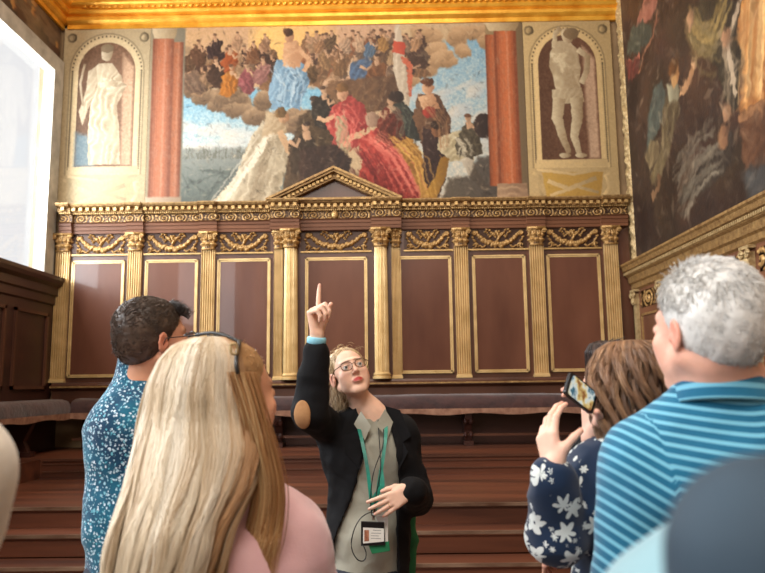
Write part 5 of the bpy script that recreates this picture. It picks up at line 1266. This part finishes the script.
# hair drawn back to the nape with loose wisps
def guide_hair():
    P = G; hs = P.hs; pal = np.array([(122, 94, 66), (176, 146, 108), (212, 186, 148)], float); R_ = np.random.default_rng(3)
    f = Field(*[np.arange(P.head[i] - .17, P.head[i] + .17, .004) for i in range(3)])
    f.ell(P.H(0, -.026, .044), np.array((.081, .098, .086)) * hs, P.R, .01); f.plane(P.H(0, .058, .058), P.R @ u((0, 1, -.50)), .005)
    f.ell(P.H(0, -.06, -.02), np.array((.072, .062, .07)) * hs, P.R, .03); f.plane(P.H(0, .0, -.055), P.R @ u((0, .6, -1)), .006)
    f.ell(P.H(.055, -.085, -.075), (.034, .036, .045), k=.02); f.ell(P.H(.0, -.10, -.05), (.05, .034, .04), k=.02)
    V, F = f.skin(1); L_ = ((V - P.head) @ P.R) / hs; N = normals(V, F)
    st_ = np.sin(L_[:, 0] * 260 + 6 * n3(L_, 12, 4)); V = V + N * (.0014 * st_)[:, None]; q = np.clip(.5 + .35 * st_ + .3 * n3(L_, 30, 7), 0, 1)[:, None] * 2
    i = np.clip(np.floor(q[:, 0]).astype(int), 0, 1); c = pal[i] * (1 - (q - i[:, None])) + pal[i + 1] * (q - i[:, None])
    paths, cs = [], []
    for k in range(900):       # combed back from the hairline over the ear to the knot
        a = R_.uniform(-1.5, 1.5); s0 = np.array((math.sin(a) * .082, .062 - .035 * abs(a) ** 1.3 + R_.normal(0, .003), .046 + math.cos(a) * .072))
        end = np.array((.03 * np.sign(a) + .02, -.10, -.05)) + R_.normal(0, .012, 3); p = []
        for t_ in np.linspace(0, 1, 12):
            x = s0 * (1 - t_) + end * t_; v = (x - np.array((0, -.026, .044))) / np.array((.082, .099, .087)); v = v / max(np.linalg.norm(v), 1e-3) * (1.0 + .03 * R_.random() * .3)
            m_ = np.array((0, -.026, .044)) + v * np.array((.082, .099, .087)); 
            x = m_ if t_ < .8 else m_ * (1 - (t_ - .8) * 3) + x * (t_ - .8) * 3
            p.append(P.H(*x))
        paths.append(p); cs.append(pal[R_.integers(0, 3)] + R_.normal(0, 10))
    for k in range(320):       # curly ends at the nape and beside the ear
        q0 = P.H(.05 + R_.normal(0, .02), -.05 + R_.normal(0, .03), -.03 + R_.normal(0, .02)); ph = R_.uniform(0, 6.28); fr_ = R_.uniform(5, 9); am = R_.uniform(.004, .010); Ln = R_.uniform(.05, .11)
        drift = R_.normal(0, .35, 2)
        p = [q0 + np.array((am * math.cos(ph + t_ * fr_) - am * math.cos(ph) + drift[0] * t_ * Ln * .4, am * math.sin(ph + t_ * fr_) - am * math.sin(ph) + drift[1] * t_ * Ln * .4, -t_ * Ln)) for t_ in np.linspace(0, 1, 12)]
        paths.append(p); cs.append(pal[R_.integers(0, 3)] * .92)
    for k in range(60):        # flyaway wisps on top
        a = R_.uniform(-1.2, 1.2); b = R_.uniform(-.06, .05); q0 = P.H(math.sin(a) * .08, b, .046 + math.cos(a) * .082); nrm = P.R @ u((math.sin(a), 0, math.cos(a))); fl = P.R @ np.array((R_.normal(0, .5), -1, 0))
        paths.append([q0 + nrm * .012 * math.sin(t_ * 2.4) * R_.uniform(.3, 1) + fl * .05 * t_ for t_ in np.linspace(0, 1, 12)]); cs.append(pal[2])
    sv = strands(np.array(paths), .0008, cols=np.array(cs)); V, F, C_ = merge([(V, F, c), sv]); P.child('hair', V, F, 'hair', col=lin(np.clip(C_, 0, 255)))
guide_hair()
mb = MB(); w = hl['w']; k_ = hl['prims'][6]; 
rc = lerp(hl['prims'][8][0] if False else hl['prims'][9][0], hl['prims'][9][1], .4)   # ring on the ring finger
dr = u(hl['prims'][9][1] - hl['prims'][9][0]); a1 = u(np.cross(dr, (0, 0, 1))); a2 = np.cross(dr, a1)
ring(mb, rc, a1, a2, .0098, .0098, .0012, 16, 2); G.child('finger_ring', np.concatenate(mb.V), mb.F, 'gold')

# lanyard with badge
lan_base = at(374, 532, 2.80)
lan = empty('lanyard', tuple(lan_base), 'teal lanyard with a black identity badge holder hanging against a grey shirt', 'lanyard')
def strip(mb, pts, wd, th=.0015, nrm=(0, -1, 0)):
    pts = np.array(pts, float); T = np.gradient(pts, axis=0); T /= np.linalg.norm(T, axis=1)[:, None]; A = np.cross(T, np.array(nrm)); A /= np.linalg.norm(A, axis=1)[:, None] + 1e-9; n_ = len(pts)
    R4 = np.stack([pts - A * wd / 2, pts + A * wd / 2, pts + A * wd / 2 + np.array(nrm) * th, pts - A * wd / 2 + np.array(nrm) * th], 1)
    F = [(i * 4 + k, i * 4 + (k + 1) % 4, (i + 1) * 4 + (k + 1) % 4, (i + 1) * 4 + k) for i in range(n_ - 1) for k in range(4)] + [(0, 1, 2, 3), tuple(range(4 * n_ - 4, 4 * n_))[::-1]]
    mb.add(R4.reshape(-1, 3), F)
for pts in ([(356, 417, 2.93), (362, 440, 2.84), (368, 470, 2.80), (371, 500, 2.79), (374, 512, 2.79)], [(386, 414, 2.93), (386, 436, 2.84), (382, 465, 2.80), (378, 490, 2.79), (375, 512, 2.79)]):
    mb = MB(); strip(mb, smooth_path([at(*p) for p in pts]), .014); rel(mb.build('strap', 'teal_ribbon'), lan)
mb = MB(); strip(mb, smooth_path([at(381, 470, 2.795), at(383, 486, 2.78), at(375, 496, 2.78), at(371, 510, 2.785)]), .017, .002); rel(mb.build('strap_loop', 'teal_ribbon'), lan)
for pts in ([(383, 420, 2.90), (384, 445, 2.82), (373, 472, 2.785), (370, 500, 2.78), (372, 516, 2.78)], [(378, 420, 2.90), (380, 450, 2.82), (381, 470, 2.785), (375, 500, 2.775), (374, 518, 2.775)],
            [(371, 512, 2.78), (361, 516, 2.77), (353, 530, 2.77), (350, 548, 2.765), (357, 561, 2.765), (365, 562, 2.77), (367, 553, 2.775), (363, 545, 2.78)]):
    mb = MB(); mb.tube(smooth_path([at(*p) for p in pts]), .0022, 6); rel(mb.build('cord', 'black_plastic', smooth=True), lan)
mb = MB(); mb.tube([at(373, 510, 2.785), at(373.5, 520, 2.78)], .005, 8); ring(mb, at(374, 508, 2.785), np.array((1, 0, 0)), np.array((0, 0, 1)), .008, .010, .0018, 14, 2); rel(mb.build('clip', 'metal', smooth=True), lan)
def quad_plate(px, Y, th, name, mat, parent=None, bev=True):
    q = np.array([at(a, b, Y) for a, b in px]); q = q + [0, th / 2, 0]; mb = MB(); mb.add(np.concatenate([q, q - [0, th, 0]]), [(0, 1, 2, 3), (7, 6, 5, 4), (0, 4, 5, 1), (1, 5, 6, 2), (2, 6, 7, 3), (3, 7, 4, 0)])
    o = mb.build(name, mat)
    if bev:
        m_ = o.modifiers.new('b', 'BEVEL'); m_.width = .002; m_.segments = 2
    return rel(o, lan) if parent is None else (setattr(o, 'parent', parent), o)[1]
quad_plate([(376, 515), (388, 516), (388, 545), (380, 545)], 2.790, .002, 'spare_card', 'white_card')
quad_plate([(368, 544), (389, 541), (390, 551), (372, 554)], 2.790, .003, 'green_tag', 'green_cloth')
bd = quad_plate([(361, 521), (384, 522), (385.5, 545), (361, 546)], 2.782, .006, 'badge_holder', 'black_plastic')
cdp = quad_plate([(363, 527.5), (384, 528.5), (384, 541.5), (363, 543.5)], 2.7775, .001, 'badge_card', 'white_card', bd, False)
quad_plate([(364.3, 530), (369, 530.2), (369, 541), (364.3, 541.4)], 2.7765, .001, 'badge_portrait', plain('portrait_print', (196, 130, 100), (120, 70, 50), 90, .5), bd, False)
mb = MB()
for (a, b, y) in ((373, 381, 530.5), (371, 381, 533.4), (371, 379, 536), (371, 381, 538.6)):
    p, q = at(a, y, 2.7768), at(b, y + .3, 2.7768); mb.add([p, q, q + [0, 0, .0022], p + [0, 0, .0022]], [(0, 1, 2, 3)])
o = mb.build('badge_lines', plain('grey_print', (120, 120, 124), (150, 150, 150), 90, .6)); o.parent = bd
# green bag seen behind the guide's hip
f = Field(np.arange(-.1, .32, .008), np.arange(2.9, 3.26, .008), np.arange(.55, 1.12, .008))
gb = [np.array(at(a, b, 3.12)) for a, b in ((414, 497), (416, 540), (414, 590), (396, 590))]
f.cap(gb[0] + [-.02, .0, 0], gb[1] + [-.03, .0, 0], .022, .034, .03); f.cap(gb[1] + [-.03, 0, 0], gb[2] + [-.04, 0, .0], .034, .045, .03)
V, F = f.skin(1); V = wrinkle(V, F, .006, 16, 5); gbp = gb[2]; o = mesh('shoulder_bag', V - np.array([gbp[0], 3.12, .6]), F, 'green_cloth', None, (gbp[0], 3.12, .6), True)
prop(o, 'green cloth bag hanging behind the hip of the person pointing up', 'bag')

# ================================================================ man in a flecked blue shirt, left, seen from behind
B = Person((-.75, 2.22, 0), (-.739, 2.2, 1.645), rot(-.844, .10, .06), 1.05, skin=(214, 158, 128), male=True)
Jb = joints(neck=at(140, 384, 2.22), chest=(-.745, 2.22, 1.37), waist=(-.74, 2.21, 1.12), hips=(-.74, 2.2, .95), shL=(-.828, 2.16, 1.375), elL=(-.838, 2.14, 1.10), wrL=(-.82, 2.38, 1.0), shR=(-.57, 2.33, 1.42), elR=(-.50, 2.36, 1.14), wrR=(-.53, 2.56, 1.02))
hb1 = hand(Jb['wrL'], (.1, .5, -.8), (1, 0, 0), curl=(.4,) * 4, side=-1); hb2 = hand(Jb['wrR'], (-.1, .6, -.6), (-1, .2, 0), curl=(.4,) * 4, side=1)
B.body(Jb, [hb1, hb2], label='person with short dark hair and glasses in a blue shirt with white flecks', neck_r=.062, fine=.0045)
B.eyes(); spectacles(B, frame='black_plastic'); trousers(B, 'denim')
f = torso_field(Jb, .022, .009, .80); f.cap(Jb['neck'] - [0, 0, .03], Jb['neck'] + [0.004, 0, .066], .084, .073, .02); V, F = f.skin(1); V = wrinkle(V, F, .009, 9, 60)
B.child('shirt', V, F, 'fleck_cloth')
short_hair(B, [(44, 34, 28), (92, 74, 62), (140, 120, 106)], 8000, .016, (0, .7, .3), seed=11, lift=.12, thick=.007, r=.0010, fringe=.010, low=-.060)
# swept-up quiff at the front
R_ = np.random.default_rng(5); pa = []
for k in range(420):
    x = R_.uniform(-.05, .055); y = R_.uniform(.045, .088); q0 = np.array((x, y, .118 - 4.2 * x * x - max(0, y - .03) * .75)); e = np.array((R_.normal(0, .008), .016 + R_.normal(0, .007), .010 + .012 * R_.random()))
    pa.append([B.H(*(q0 - np.array((0, 0, .006)) + e * t_ + np.array((0, 0, .007)) * math.sin(t_ * 2))) for t_ in np.linspace(0, 1, 6)])
sv = strands(np.array(pa), .0009, cols=np.array([(44, 33, 28)] * 420) + R_.normal(0, 9, (420, 1))); B.child('hair_quiff', sv[0], sv[1], 'hair', col=lin(np.clip(sv[2], 0, 255)))

# ================================================================ woman with long blonde hair and pink jumper
Wm = Person((-.33, 1.44, 0), (-.328, 1.47, 1.478), rot(-.62, .05, 0), .95, skin=(224, 164, 130))
Jw = joints(neck=(-.345, 1.45, 1.32), chest=(-.32, 1.45, 1.14), waist=(-.32, 1.46, .96), hips=(-.32, 1.46, .85), shL=(-.425, 1.42, 1.17), elL=(-.43, 1.42, .95), wrL=(-.40, 1.58, .85), shR=(-.225, 1.56, 1.185), elR=(-.165, 1.60, .98), wrR=(-.18, 1.80, .92))
hw1 = hand(Jw['wrL'], (.1, .6, -.6), (1, 0, 0), curl=(.4,) * 4, side=-1); hw2 = hand(Jw['wrR'], (-.1, .7, -.4), (-1, .2, 0), curl=(.4,) * 4, side=1)
Wm.body(Jw, [hw1, hw2], label='person with long blonde hair, sunglasses pushed up on the head, pink jumper', neck_r=.05, bulk=.9)
Wm.eyes(); trousers(Wm, 'khaki'); short_hair(Wm, [(152, 112, 72), (200, 160, 114), (180, 136, 92)], 900, .018, (.2, -.8, -.5), seed=71, lift=.0, thick=.003, fringe=.012, low=-.06)
f = torso_field(Jw, .030, .009, .74, bulk=.95); V, F = f.skin(1); V = wrinkle(V, F, .010, 9, 70); Wm.child('jumper', V, F, 'pink_cloth')
def lev(rows, Y, dy=0.0):
    """rows: (pixel row, left x, right x, depth half-width, centre shift in y)"""
    out = []
    for y, a, b, ry, cy in rows:
        A, Bq = at(a, y, Y), at(b, y, Y); out.append((A[2], (A[0] + Bq[0]) / 2, Y + cy, (Bq[0] - A[0]) / 2, ry))
    return out
rows = [(336, 203, 213, .012, .03), (338, 188, 228, .05, .025), (346, 172, 240, .078, .02), (360, 161, 250, .092, .012), (385, 152, 254, .100, .0), (415, 147, 258, .098, -.012), (445, 145, 266, .100, -.045), (480, 144, 262, .10, -.085), (515, 142, 248, .10, -.12), (555, 140, 238, .10, -.14), (610, 138, 230, .10, -.15)]
def tintw(ph, t_): 
    x = np.cos(ph); return np.clip((x - .25) * 1.3, 0, .75) * np.clip(.5 + .9 * vnoise(ph * 20, t_ * 2, 5, 2), .2, 1), (168, 116, 70)
long_hair(Wm, lev(rows, 1.44), [(150, 124, 96), (190, 168, 138), (212, 196, 170), (222, 212, 194), (196, 174, 144)], n=9000, span=(-1.75, 1.55), seed=21, r=.00075, tint=tintw, clump=.10, jit=.10, ends=.06, wave=.03)
R_ = np.random.default_rng(8); pa = []; cs = []
for k in range(900):
    g_ = k % 5; a0 = R_.normal(0, 1, 2) * (5, .012); pts_ = [at(240 + a0[0], 372, 1.375 + a0[1]), at(252 + a0[0], 410, 1.37 + a0[1]), at(258 + a0[0] + g_ * 2, 450, 1.37 + a0[1]), at(266 + a0[0] + g_ * 2.4, 490, 1.36 + a0[1] * .6), at(264 + a0[0] * 1.2 + g_ * 3 - 6, 530, 1.35), at(256 + a0[0] * 1.2 + g_ * 3 - 6, 570 + R_.uniform(-20, 30), 1.345)]
    pa.append(smooth_path(pts_, 18)); cs.append(np.array([(206, 172, 126), (176, 130, 84), (150, 104, 64)][R_.integers(3)]) + R_.normal(0, 10))
sv = strands(np.array(pa), .0009, cols=np.array(cs)); Wm.child('hair_lock', sv[0], sv[1], 'hair', col=lin(np.clip(sv[2], 0, 255)))
# sunglasses pushed up on the hair
sg = empty('sunglasses', tuple(at(232, 345, 1.40)), 'dark sunglasses with a pale square hinge plate pushed up on long blonde hair', 'sunglasses')
mb = MB(); mb.tube(smooth_path([at(196, 335, 1.50), at(212, 332, 1.47), at(228, 336, 1.44), at(240, 342, 1.42)], 14), [.0035] * 14, 8); mb.tube(smooth_path([at(240, 341, 1.42), at(237, 352, 1.36), at(236, 364, 1.34), at(238, 374, 1.34)], 12), .0042, 8)
rel(mb.build('temple_arm', 'black_plastic', smooth=True), sg)
mb = MB(); q = np.array(at(234, 349, 1.345)); ring(mb, q, np.array((.9, .35, 0)), np.array((-.12, 0, 1)), .0065, .0095, .0028, 20, 6); rel(mb.build('hinge_plate', 'gold_pale', smooth=True), sg)
mb = MB()
for a, b in ((184, 202), (206, 226)):
    c = (at(a, 335, 1.52) + at(b, 334, 1.52)) / 2 + [0, 0, .0]; ring(mb, c, np.array((1, .0, 0)), np.array((0, .8, .25)), .018, .016, .002, 18, 2.4)
rel(mb.build('front_frame', 'black_plastic', smooth=True), sg)

# ================================================================ man with grey hair and striped polo shirt, right foreground
M_ = Person((.59, 1.30, 0), (.560, 1.262, 1.588), rot(.38, .06, -.04), .94, skin=(226, 172, 150), male=True)
Jm = joints(neck=(.597, 1.29, 1.480), chest=(.61, 1.31, 1.29), waist=(.62, 1.32, 1.08), hips=(.62, 1.33, .92), shL=(.450, 1.30, 1.345), elL=(.425, 1.30, 1.09), wrL=(.47, 1.44, 1.0), shR=(.80, 1.22, 1.375), elR=(.86, 1.22, 1.1), wrR=(.84, 1.42, 1.0))
hm1 = hand(Jm['wrL'], (.9, .2, -.2), (.6, 0, -.6), curl=(.4,) * 4, side=-1); hm2 = hand(Jm['wrR'], (-.9, .2, -.2), (-.6, 0, -.6), curl=(.4,) * 4, side=1)
M_.body(Jm, [hm1, hm2], label='person with short grey hair in a teal striped polo shirt, right foreground', neck_r=.064, fine=.0035, bulk=1.05)
M_.eyes(); trousers(M_, 'khaki')
f = torso_field(Jm, .024, .0075, .78, bulk=1.1, half=.92, arm=.056); f.cap(Jm['neck'] - [0, 0, .04], Jm['neck'] + [-.004, -.004, .012], .092, .074, .03); V, F = f.skin(1); V = wrinkle(V, F, .008, 8, 80)
sh = Jm['shL']; dz = np.abs(V[:, 0] - Jm['neck'][0]); s_body = V[:, 2] - .30 * dz ** 1.35 * np.where(V[:, 2] > 1.1, 1, 1) + .25 * (V[:, 1] - 1.3) * 0
ax_ = u(Jm['elL'] - sh); tl = (V - sh) @ u(np.array([-.75, 0, -.66])); in_sl = V[:, 0] < (.455 + .10 * (1.40 - V[:, 2]))
s_ = np.where(in_sl, -((V - sh) @ u(np.array([-.55, .0, -.84]))) + sh[2] - .02, s_body) / .0172
M_.child('polo_shirt', V, F, 'stripe_cloth', fattr={'s': s_})
# stand collar folded over
nk = Jm['neck']; a = np.linspace(0, 2 * PI, 72); rows_ = []
for (dz_, rr) in ((-.006, .073), (.012, .070), (.030, .0675), (.036, .070), (.030, .075), (.010, .083), (-.012, .092), (-.018, .093), (-.014, .088)):
    rows_.append(np.stack([nk[0] + rr * 1.03 * np.cos(a) - .008, nk[1] - .010 + rr * .98 * np.sin(a), nk[2] - .004 + dz_ + .003 * np.sin(a * 2) - .010 * np.sin(a)], -1))
gcol = np.array(rows_); idx = np.arange(gcol.shape[0] * 72).reshape(-1, 72); F = np.stack([idx[:-1, :-1], idx[:-1, 1:], idx[1:, 1:], idx[1:, :-1]], -1).reshape(-1, 4)
V = gcol.reshape(-1, 3); sa = np.repeat(np.array([0, .7, 1.4, 1.7, 2.0, 2.9, 3.8, 4.1, 4.3]) , 72) * 1.0
M_.child('collar', V, F, 'stripe_cloth', fattr={'s': sa})
short_hair(M_, [(186, 183, 179), (226, 224, 220), (230, 216, 206)], 9000, .019, (.25, -.5, -.9), seed=31, lift=.06, thick=.0085, fringe=-.004, low=-.050, r=.0007)

# ================================================================ woman in a floral shirt holding up a phone
Fw = Person((.56, 1.72, 0), (.606, 1.70, 1.468), rot(.62, .0, 0), .87, skin=(232, 186, 164))
Jf = joints(neck=(.60, 1.69, 1.375), chest=(.59, 1.69, 1.22), waist=(.58, 1.70, 1.02), hips=(.57, 1.71, .88), shL=(.475, 1.68, 1.285), elL=at(556, 535, 1.63), wrL=at(553, 471, 1.57), shR=(.72, 1.62, 1.28), elR=(.62, 1.93, 1.20), wrR=at(592, 437, 1.72))
hf1 = hand(Jf['wrL'], (-.10, .15, 1), (.85, .5, -.1), curl=((.30, .45, .35), (.35, .5, .4), (.45, .6, .4), (.6, .6, .4)), thumb=.45, side=-1, size=.88, tcurl=.5, tlift=.5, spread=.06)
hf2 = hand(Jf['wrR'], (-.05, -.25, 1), (-.8, -.35, .25), curl=((.5, .6, .5), (.5, .6, .5), (.55, .7, .5), (.6, .7, .5)), thumb=.5, side=1, size=.95, tcurl=.3)
Fw.body(Jf, [hf1, hf2], label='person with wavy brown hair in a navy floral blouse, hands raised with a phone', neck_r=.05, fine=.0035, bulk=.9)
Fw.eyes(); trousers(Fw, 'denim'); short_hair(Fw, [(62, 42, 32), (104, 74, 54), (90, 66, 50)], 1200, .03, (.2, -.8, -.5), seed=72, lift=.05, thick=.006, fringe=.0)
f = torso_field(Jf, .020, .008, .74, bulk=.98, sleeves='L', slack=.012); f.cap(Jf['shR'], Jf['elR'], .055, .052, .03); f.cap(Jf['elR'], lerp(Jf['elR'], Jf['wrR'], .35), .052, .045, .02)
V, F = f.skin(1); V = wrinkle(V, F, .011, 10, 90); bl = Fw.child('blouse', V, F, 'floral_cloth')
mb = MB(); d_ = u(Jf['wrL'] - Jf['elL']); w0 = Jf['wrL'] - d_ * .050; mb.tube([w0 - d_ * .012, w0, w0 + d_ * .028, w0 + d_ * .030], [.046, .043, .040, .032], 22); mesh('cuff', np.concatenate(mb.V) - Fw.base, mb.F, 'floral_cloth', bl, smooth=True)
rows = [(340, 626, 638, .012, .01), (342, 610, 654, .055, .01), (350, 600, 666, .09, .006), (364, 594, 676, .105, .003), (385, 592, 680, .108, .0), (405, 594, 680, .10, -.008), (425, 598, 678, .088, -.02), (442, 600, 676, .078, -.03), (456, 606, 672, .066, -.035)]
def tintb(ph, t_): return np.clip(.15 + .5 * vnoise(ph * 16 + 9, t_ * 2, 15, 2), 0, .7), (206, 164, 120)
long_hair(Fw, lev(rows, 1.69), [(56, 38, 30), (96, 68, 50), (136, 100, 74), (176, 138, 102)], n=5000, span=(-2.2, 1.9), seed=33, curl=.011, cfreq=15, ends=.07, r=.0009, tint=tintb, clump=.10, jit=.05, wave=.012)
# phone
ph = [np.array(at(*p)) for p in ((576, 377, 1.62), (598, 395, 1.66), (584, 411, 1.63), (563, 390, 1.59))]
pc = sum(ph) / 4; ex = u(ph[1] - ph[0]); ey = u(ph[0] - ph[3]); ey = u(ey - ex * (ey @ ex)); nz = np.cross(ex, ey)
if nz[1] > 0: nz = -nz
phone = empty('smartphone', tuple(pc), 'black smartphone held up in the hand, its lit screen showing the wall painting', 'phone')
def slab(hw, hh, d0, d1, mat, name, par, off=(0, 0), n=6, rad=.007):
    pts = []
    for sx, sy, a0 in ((1, 1, 0), (-1, 1, 90), (-1, -1, 180), (1, -1, 270)):
        for k in range(n): a = math.radians(a0 + 90 * k / (n - 1)); pts.append((sx * (hw - rad) + rad * math.cos(a), sy * (hh - rad) + rad * math.sin(a)))
    V = [pc + ex * (x + off[0]) + ey * (y + off[1]) + nz * d for d in (d0, d1) for x, y in pts]; m_ = len(pts)
    mb = MB().add(V, [tuple(range(m_))[::-1], tuple(range(m_, 2 * m_))] + [(i, (i + 1) % m_, m_ + (i + 1) % m_, m_ + i) for i in range(m_)]); o = mb.build(name, mat); return rel(o, par)
slab(.050, .028, -.004, .004, 'black_plastic', 'phone_body', phone)
t = NT('lit_screen'); ve = t.obj(); cr = t.ramp(t.noise(ve, 38, 3), [(.36, (60, 110, 130)), (.45, (230, 240, 236)), (.54, (236, 206, 130)), (.64, (150, 96, 50))]); t.l(cr, t.b.inputs['Emission Color']); t.b.inputs['Emission Strength'].default_value = .55; t.col((.02, .02, .02, 1)); MAT['screen'] = t.done(.15)
slab(.042, .024, .0041, .0048, 'screen', 'screen', phone)

# ================================================================ dark-haired person with a white face mask, beyond the floral blouse
Dp = Person((.72, 2.24, 0), (.700, 2.24, 1.512), rot(.95, .0, 0), .90, skin=(226, 172, 150))
Jd = joints(neck=(.72, 2.22, 1.40), chest=(.72, 2.22, 1.23), waist=(.72, 2.22, 1.03), hips=(.72, 2.22, .9), shL=(.60, 2.10, 1.30), elL=(.60, 2.1, 1.05), wrL=(.52, 2.3, .98), shR=(.86, 2.34, 1.30), elR=(.9, 2.35, 1.05), wrR=(.80, 2.5, .98))
Dp.body(Jd, [hand(Jd['wrL'], (-.3, .6, -.4), (.6, 0, -.4), curl=(.5,) * 4, side=-1, size=.95), hand(Jd['wrR'], (-.6, .6, -.3), (-.5, -.5, 0), curl=(.5,) * 4, side=1, size=.95)], label='person with straight dark hair and a white face mask, mostly hidden behind others', neck_r=.05, fine=.005, bulk=.88)
Dp.eyes(); trousers(Dp, 'denim'); short_hair(Dp, [(30, 22, 22), (52, 38, 34), (40, 30, 28)], 800, .03, (.2, -.8, -.5), seed=73, lift=.05, thick=.006, fringe=.0); f = torso_field(Jd, .022, .012, .78, bulk=.92); V, F = f.skin(1); Dp.child('jumper', V, F, 'black_cloth')
rows = [(341, 597, 603, .012, .0), (344, 590, 620, .05, .0), (352, 586, 636, .08, .0), (370, 588, 642, .092, .005), (392, 592, 642, .09, .005), (415, 596, 640, .08, .0), (440, 600, 636, .07, -.005)]
long_hair(Dp, lev(rows, 2.24), [(30, 22, 22), (52, 38, 34), (84, 62, 54)], n=1500, span=(-2.0, 1.7), seed=44, r=.0012, ends=.05)
g = Field(*[np.arange(Dp.head[i] - .16, Dp.head[i] + .16, .005) for i in range(3)]); g.ell(Dp.H(0, .075, -.060), (.056, .048, .048), Dp.R, .01); V, F = g.skin(1); Dp.child('face_mask', V, F, 'white_card')

# ================================================================ out-of-focus neighbours at the edges of the view
Np = Person((.40, .52, 0), (.40, .52, 1.60), rot(.1, 0, 0), 1.0, male=True)
Jn = joints(neck=(.385, .50, 1.45), chest=(.39, .50, 1.26), waist=(.39, .50, 1.06), hips=(.39, .50, .92), shL=(.205, .50, 1.318), elL=(.20, .52, 1.08), wrL=(.24, .74, 1.0), shR=(.57, .50, 1.352), elR=(.62, .52, 1.08), wrR=(.58, .74, 1.0))
Np.body(Jn, [hand(Jn['wrL'], (.2, .8, -.2), (.6, 0, -.6), curl=(.4,) * 4, side=-1), hand(Jn['wrR'], (-.2, .8, -.2), (-.6, 0, -.6), curl=(.4,) * 4, side=1)], label='blurred person in a pale blue top with a slate backpack, bottom right corner', fine=.006)
Np.eyes(); short_hair(Np, [(60, 46, 38), (90, 70, 56), (100, 80, 66)], 500, .02); trousers(Np, 'denim')
f = torso_field(Jn, .026, .010, .78); V, F = f.skin(1); V = wrinkle(V, F, .006, 8, 12); Np.child('top', V, F, 'pale_blue_cloth')
f = Field(np.arange(.06, .56, .007), np.arange(.14, .40, .007), np.arange(.9, 1.5, .007))
def rbox(f, c, h_, r, k=.01):
    P_ = np.stack(np.meshgrid(f.X, f.Y, f.Z, indexing='ij'), -1); q = np.abs(P_ - np.array(c)) - (np.array(h_) - r); f.put((slice(None),) * 3, np.linalg.norm(np.maximum(q, 0), axis=-1) + np.minimum(q.max(-1), 0) - r, k)
rbox(f, (.292, .30, 1.205), (.180, .045, .266), .044); V, F = f.skin(2)
bp = mesh('backpack', V - np.array([.292, .30, .92]), F, 'slate_cloth', None, (.292, .30, .92), True); prop(bp, 'blurred slate blue backpack close to the camera, bottom right corner', 'backpack')
mb = MB(); a = np.linspace(0, 2 * PI, 60, endpoint=False); e = lambda v: np.sign(v) * np.abs(v) ** .5
mb.tube(np.stack([0.292 + .172 * e(np.cos(a)), np.full(60, .2535), 1.205 + .252 * e(np.sin(a))], 1), .0085, 8, True); o = mb.build('piping', 'slate_dark', smooth=True); o.parent = bp; o.location = (-.292, -.30, -.92)

Lp = Person((-.65, .80, 0), (-.655, .80, 1.655), rot(0, 0, 0), .97)
Jl = joints(neck=(-.65, .79, 1.515), chest=(-.65, .79, 1.33), waist=(-.66, .79, 1.08), hips=(-.66, .79, .92), shL=(-.81, .79, 1.42), elL=(-.85, .8, 1.15), wrL=(-.82, 1.0, 1.0), shR=(-.492, .79, 1.412), elR=(-.57, .80, 1.14), wrR=(-.54, 1.0, 1.0))
Lp.body(Jl, [hand(Jl['wrL'], (.2, .8, -.2), (.6, 0, -.6), curl=(.4,) * 4, side=-1), hand(Jl['wrR'], (-.2, .8, -.2), (-.6, 0, -.6), curl=(.4,) * 4, side=1)], label='person in a cream cardigan, only the arm showing at the left edge', fine=.006)
Lp.eyes(); short_hair(Lp, [(60, 46, 38), (90, 70, 56), (100, 80, 66)], 500, .02); trousers(Lp, 'denim')
f = torso_field(Jl, .018, .009, .78, half=.42, bulk=.95); V, F = f.skin(1); V = wrinkle(V, F, .005, 10, 14); Lp.child('cardigan', V, F, 'cream_cloth')
f = Field(np.arange(-.62, -.38, .006), np.arange(.55, .80, .006), np.arange(1.05, 1.5, .006)); rbox(f, (-.388, .685, 1.405), (.032, .018, .034), .014); V, F = f.skin(1)
sb = mesh('handbag', V - np.array([-.388, .685, 1.36]), F, 'black_plastic', None, (-.388, .685, 1.36), True); prop(sb, 'small black bag carried on a cream sleeve at the left edge', 'bag')
